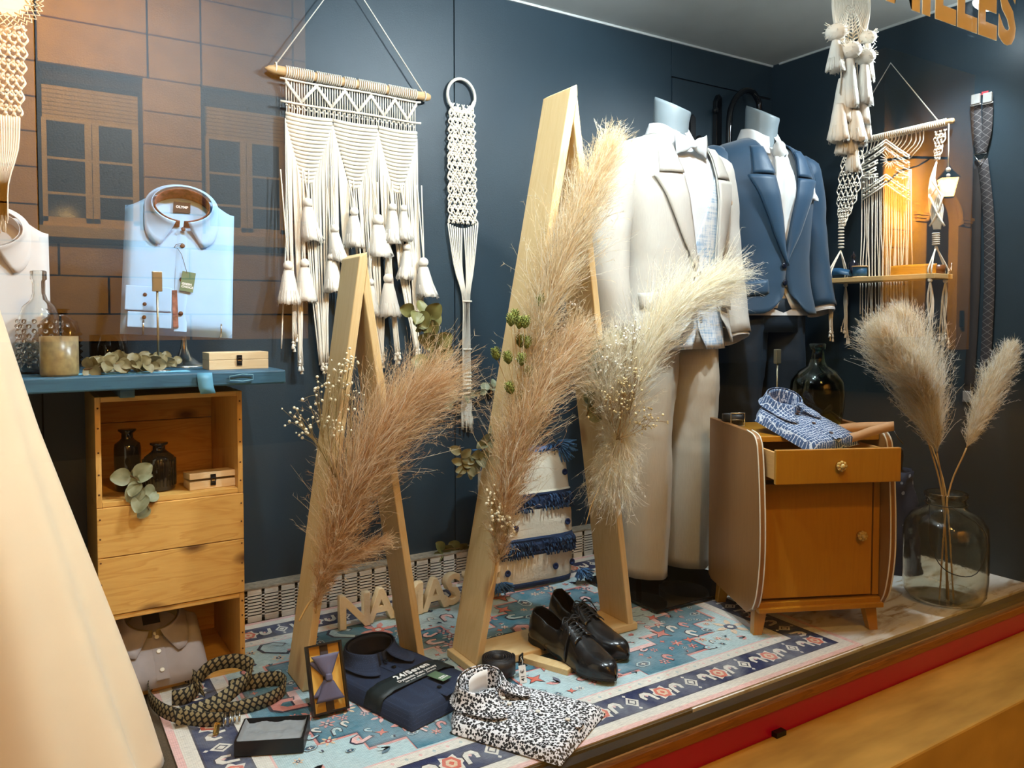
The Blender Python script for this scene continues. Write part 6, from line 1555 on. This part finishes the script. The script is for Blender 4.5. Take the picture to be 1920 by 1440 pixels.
def gypt(label, Y, base, tips, **k):
    bp = atY(base[0], base[1], Y); t = thing('dried_flowers', label, 'dried flowers', bp, group="bunches of baby's breath"); gyp(t, bp, [atY(x, y, Y-.01*(i % 3)) for i, (x, y) in enumerate(tips)], **k); return t
gypt("dried baby's breath spray on the short A-frame", 1.78, (628, 895), [(552, 778), (565, 800), (598, 740), (606, 790), (625, 720), (640, 690), (655, 745), (632, 800), (655, 680)], seed=41, n=16, spread=.016)
gypt("baby's breath tuft low on the tall A-frame", 1.63, (937, 1040), [(925, 950), (938, 965), (948, 985), (920, 935), (930, 970)], seed=42, n=16, spread=.013, r=.0036)
gypt("baby's breath spray between the two plumes of the tall A-frame", 1.68, (980, 800), [(1000, 700), (1020, 660), (1040, 625), (1060, 600), (1035, 650), (1010, 690)], seed=43, n=22, spread=.022, c=(236, 234, 226))
gypt("dry beige flower spray above the fluffy white pampas head", 1.575, (1158, 825), [(1170, 710), (1185, 730), (1160, 740), (1180, 770), (1205, 790), (1222, 785), (1150, 760), (1192, 700)], seed=44, n=18, spread=.02, c=(214, 196, 150), stemc=(140, 110, 66))
gypt("grey white flower spray beside the arching pampas plume", 1.60, (1150, 800), [(1150, 660), (1175, 640), (1190, 625), (1140, 690), (1165, 680)], seed=45, n=20, spread=.02, c=(232, 230, 222))
# green seed heads
sg_ = thing('dried_grass', 'green seed-head grasses on the tall A-frame', 'dried grass', atY(985, 770, 1.66))
gm_ = mat('green_seed_head', (120, 126, 52), .8, var=.3, vs=90, bump=.8, bs=400)
heads = [(930, 664, -.3), (952, 671, -.2), (958, 600, 0), (965, 592, .1), (974, 605, .1), (985, 604, .15), (976, 640, 0), (988, 642, .1), (978, 674, 0), (1013, 563, .2), (990, 697, .1), (956, 728, -.4), (978, 744, .1)]
for i, (x, y, ln) in enumerate(heads):
    c = atY(x, y, 1.655-.01*(i % 3)); ax = basis(V((ln, 0, 1)), (0, 1, 0)).to_3x3()
    b = MB(); b.ball(c, .0085, 10, 10, ax=ax, sq=1.9)
    for k in range(40):
        a = k*2.4; z = (k/40-.5)*2; r = .0088*math.sqrt(max(0, 1-z*z)); p = c+ax @ V((math.cos(a)*r, math.sin(a)*r, z*.015)); b.tube([p, p+ax @ V((math.cos(a)*.004, math.sin(a)*.004, .005))], .0014, 3)
    b.build('seed_head', gm_, sg_, world=True)
    s_ = MB(); s_.tube(bez([c-ax @ V((0, 0, .014)), c.lerp(atY(985, 770, 1.66), .5)+V((-.006, 0, -.01)), atY(988, 775, 1.66)], 8), .0009, 4); s_.build('stem', M['straw'], sg_, world=True)
# eucalyptus twigs
def euc(label, Y, xy, n, size, seed, key, c, c2, **k):
    p = pts(Y, *xy); t = thing('eucalyptus_sprig', label, 'dried plant', p[0], group='eucalyptus twigs'); sprig(t, p, n, size, key, c, c2, seed=seed, **k); return t
OL, OL2, SG, SG2 = (98, 98, 50), (124, 120, 68), (112, 118, 92), (160, 164, 146)
euc('olive eucalyptus twig standing behind the short A-frame pampas', 1.93, [(742, 800), (800, 700), (818, 645), (800, 592), (765, 582)], 24, .056, 51, 'olive2', OL, OL2, taper=.25)
euc('grey green eucalyptus twig crossing the tail of the ring macrame', 2.385, [(830, 750), (870, 740), (905, 735), (935, 722)], 10, .034, 52, 'sage', SG, SG2, taper=.1)
euc('curly eucalyptus twig hanging below the ring macrame', 1.80, [(950, 870), (928, 818), (900, 850), (872, 880), (862, 835)], 32, .036, 53, 'sage', SG, SG2, taper=.1, width=.8)
euc('dark eucalyptus twig beside the pale suit on the tall A-frame', 1.64, [(1100, 780), (1120, 720), (1130, 660), (1160, 625)], 17, .046, 54, 'sage2', (92, 98, 68), (138, 144, 116), taper=.2)
euc('eucalyptus leaves lying on the heater grille', YB-.045, [(898, 1032), (870, 1028), (840, 1030), (815, 1036)], 8, .040, 55, 'olive2', OL, OL2, taper=0)
# loose stalks
for i, (Y, a, c, lb) in enumerate(((1.62, (1128, 905), (1098, 985), 'single pale grass stalk hanging from the tall A-frame'),)):
    p0, p1 = atY(*a, Y), atY(*c, Y); b = MB(); b.tube(bez([p0, p0.lerp(p1, .5)+V((-.006, 0, 0)), p1], 8), .0012, 4); o = b.build('grass_stalk', M['straw'], None, loc=p0); tag(o, lb, 'dried grass')
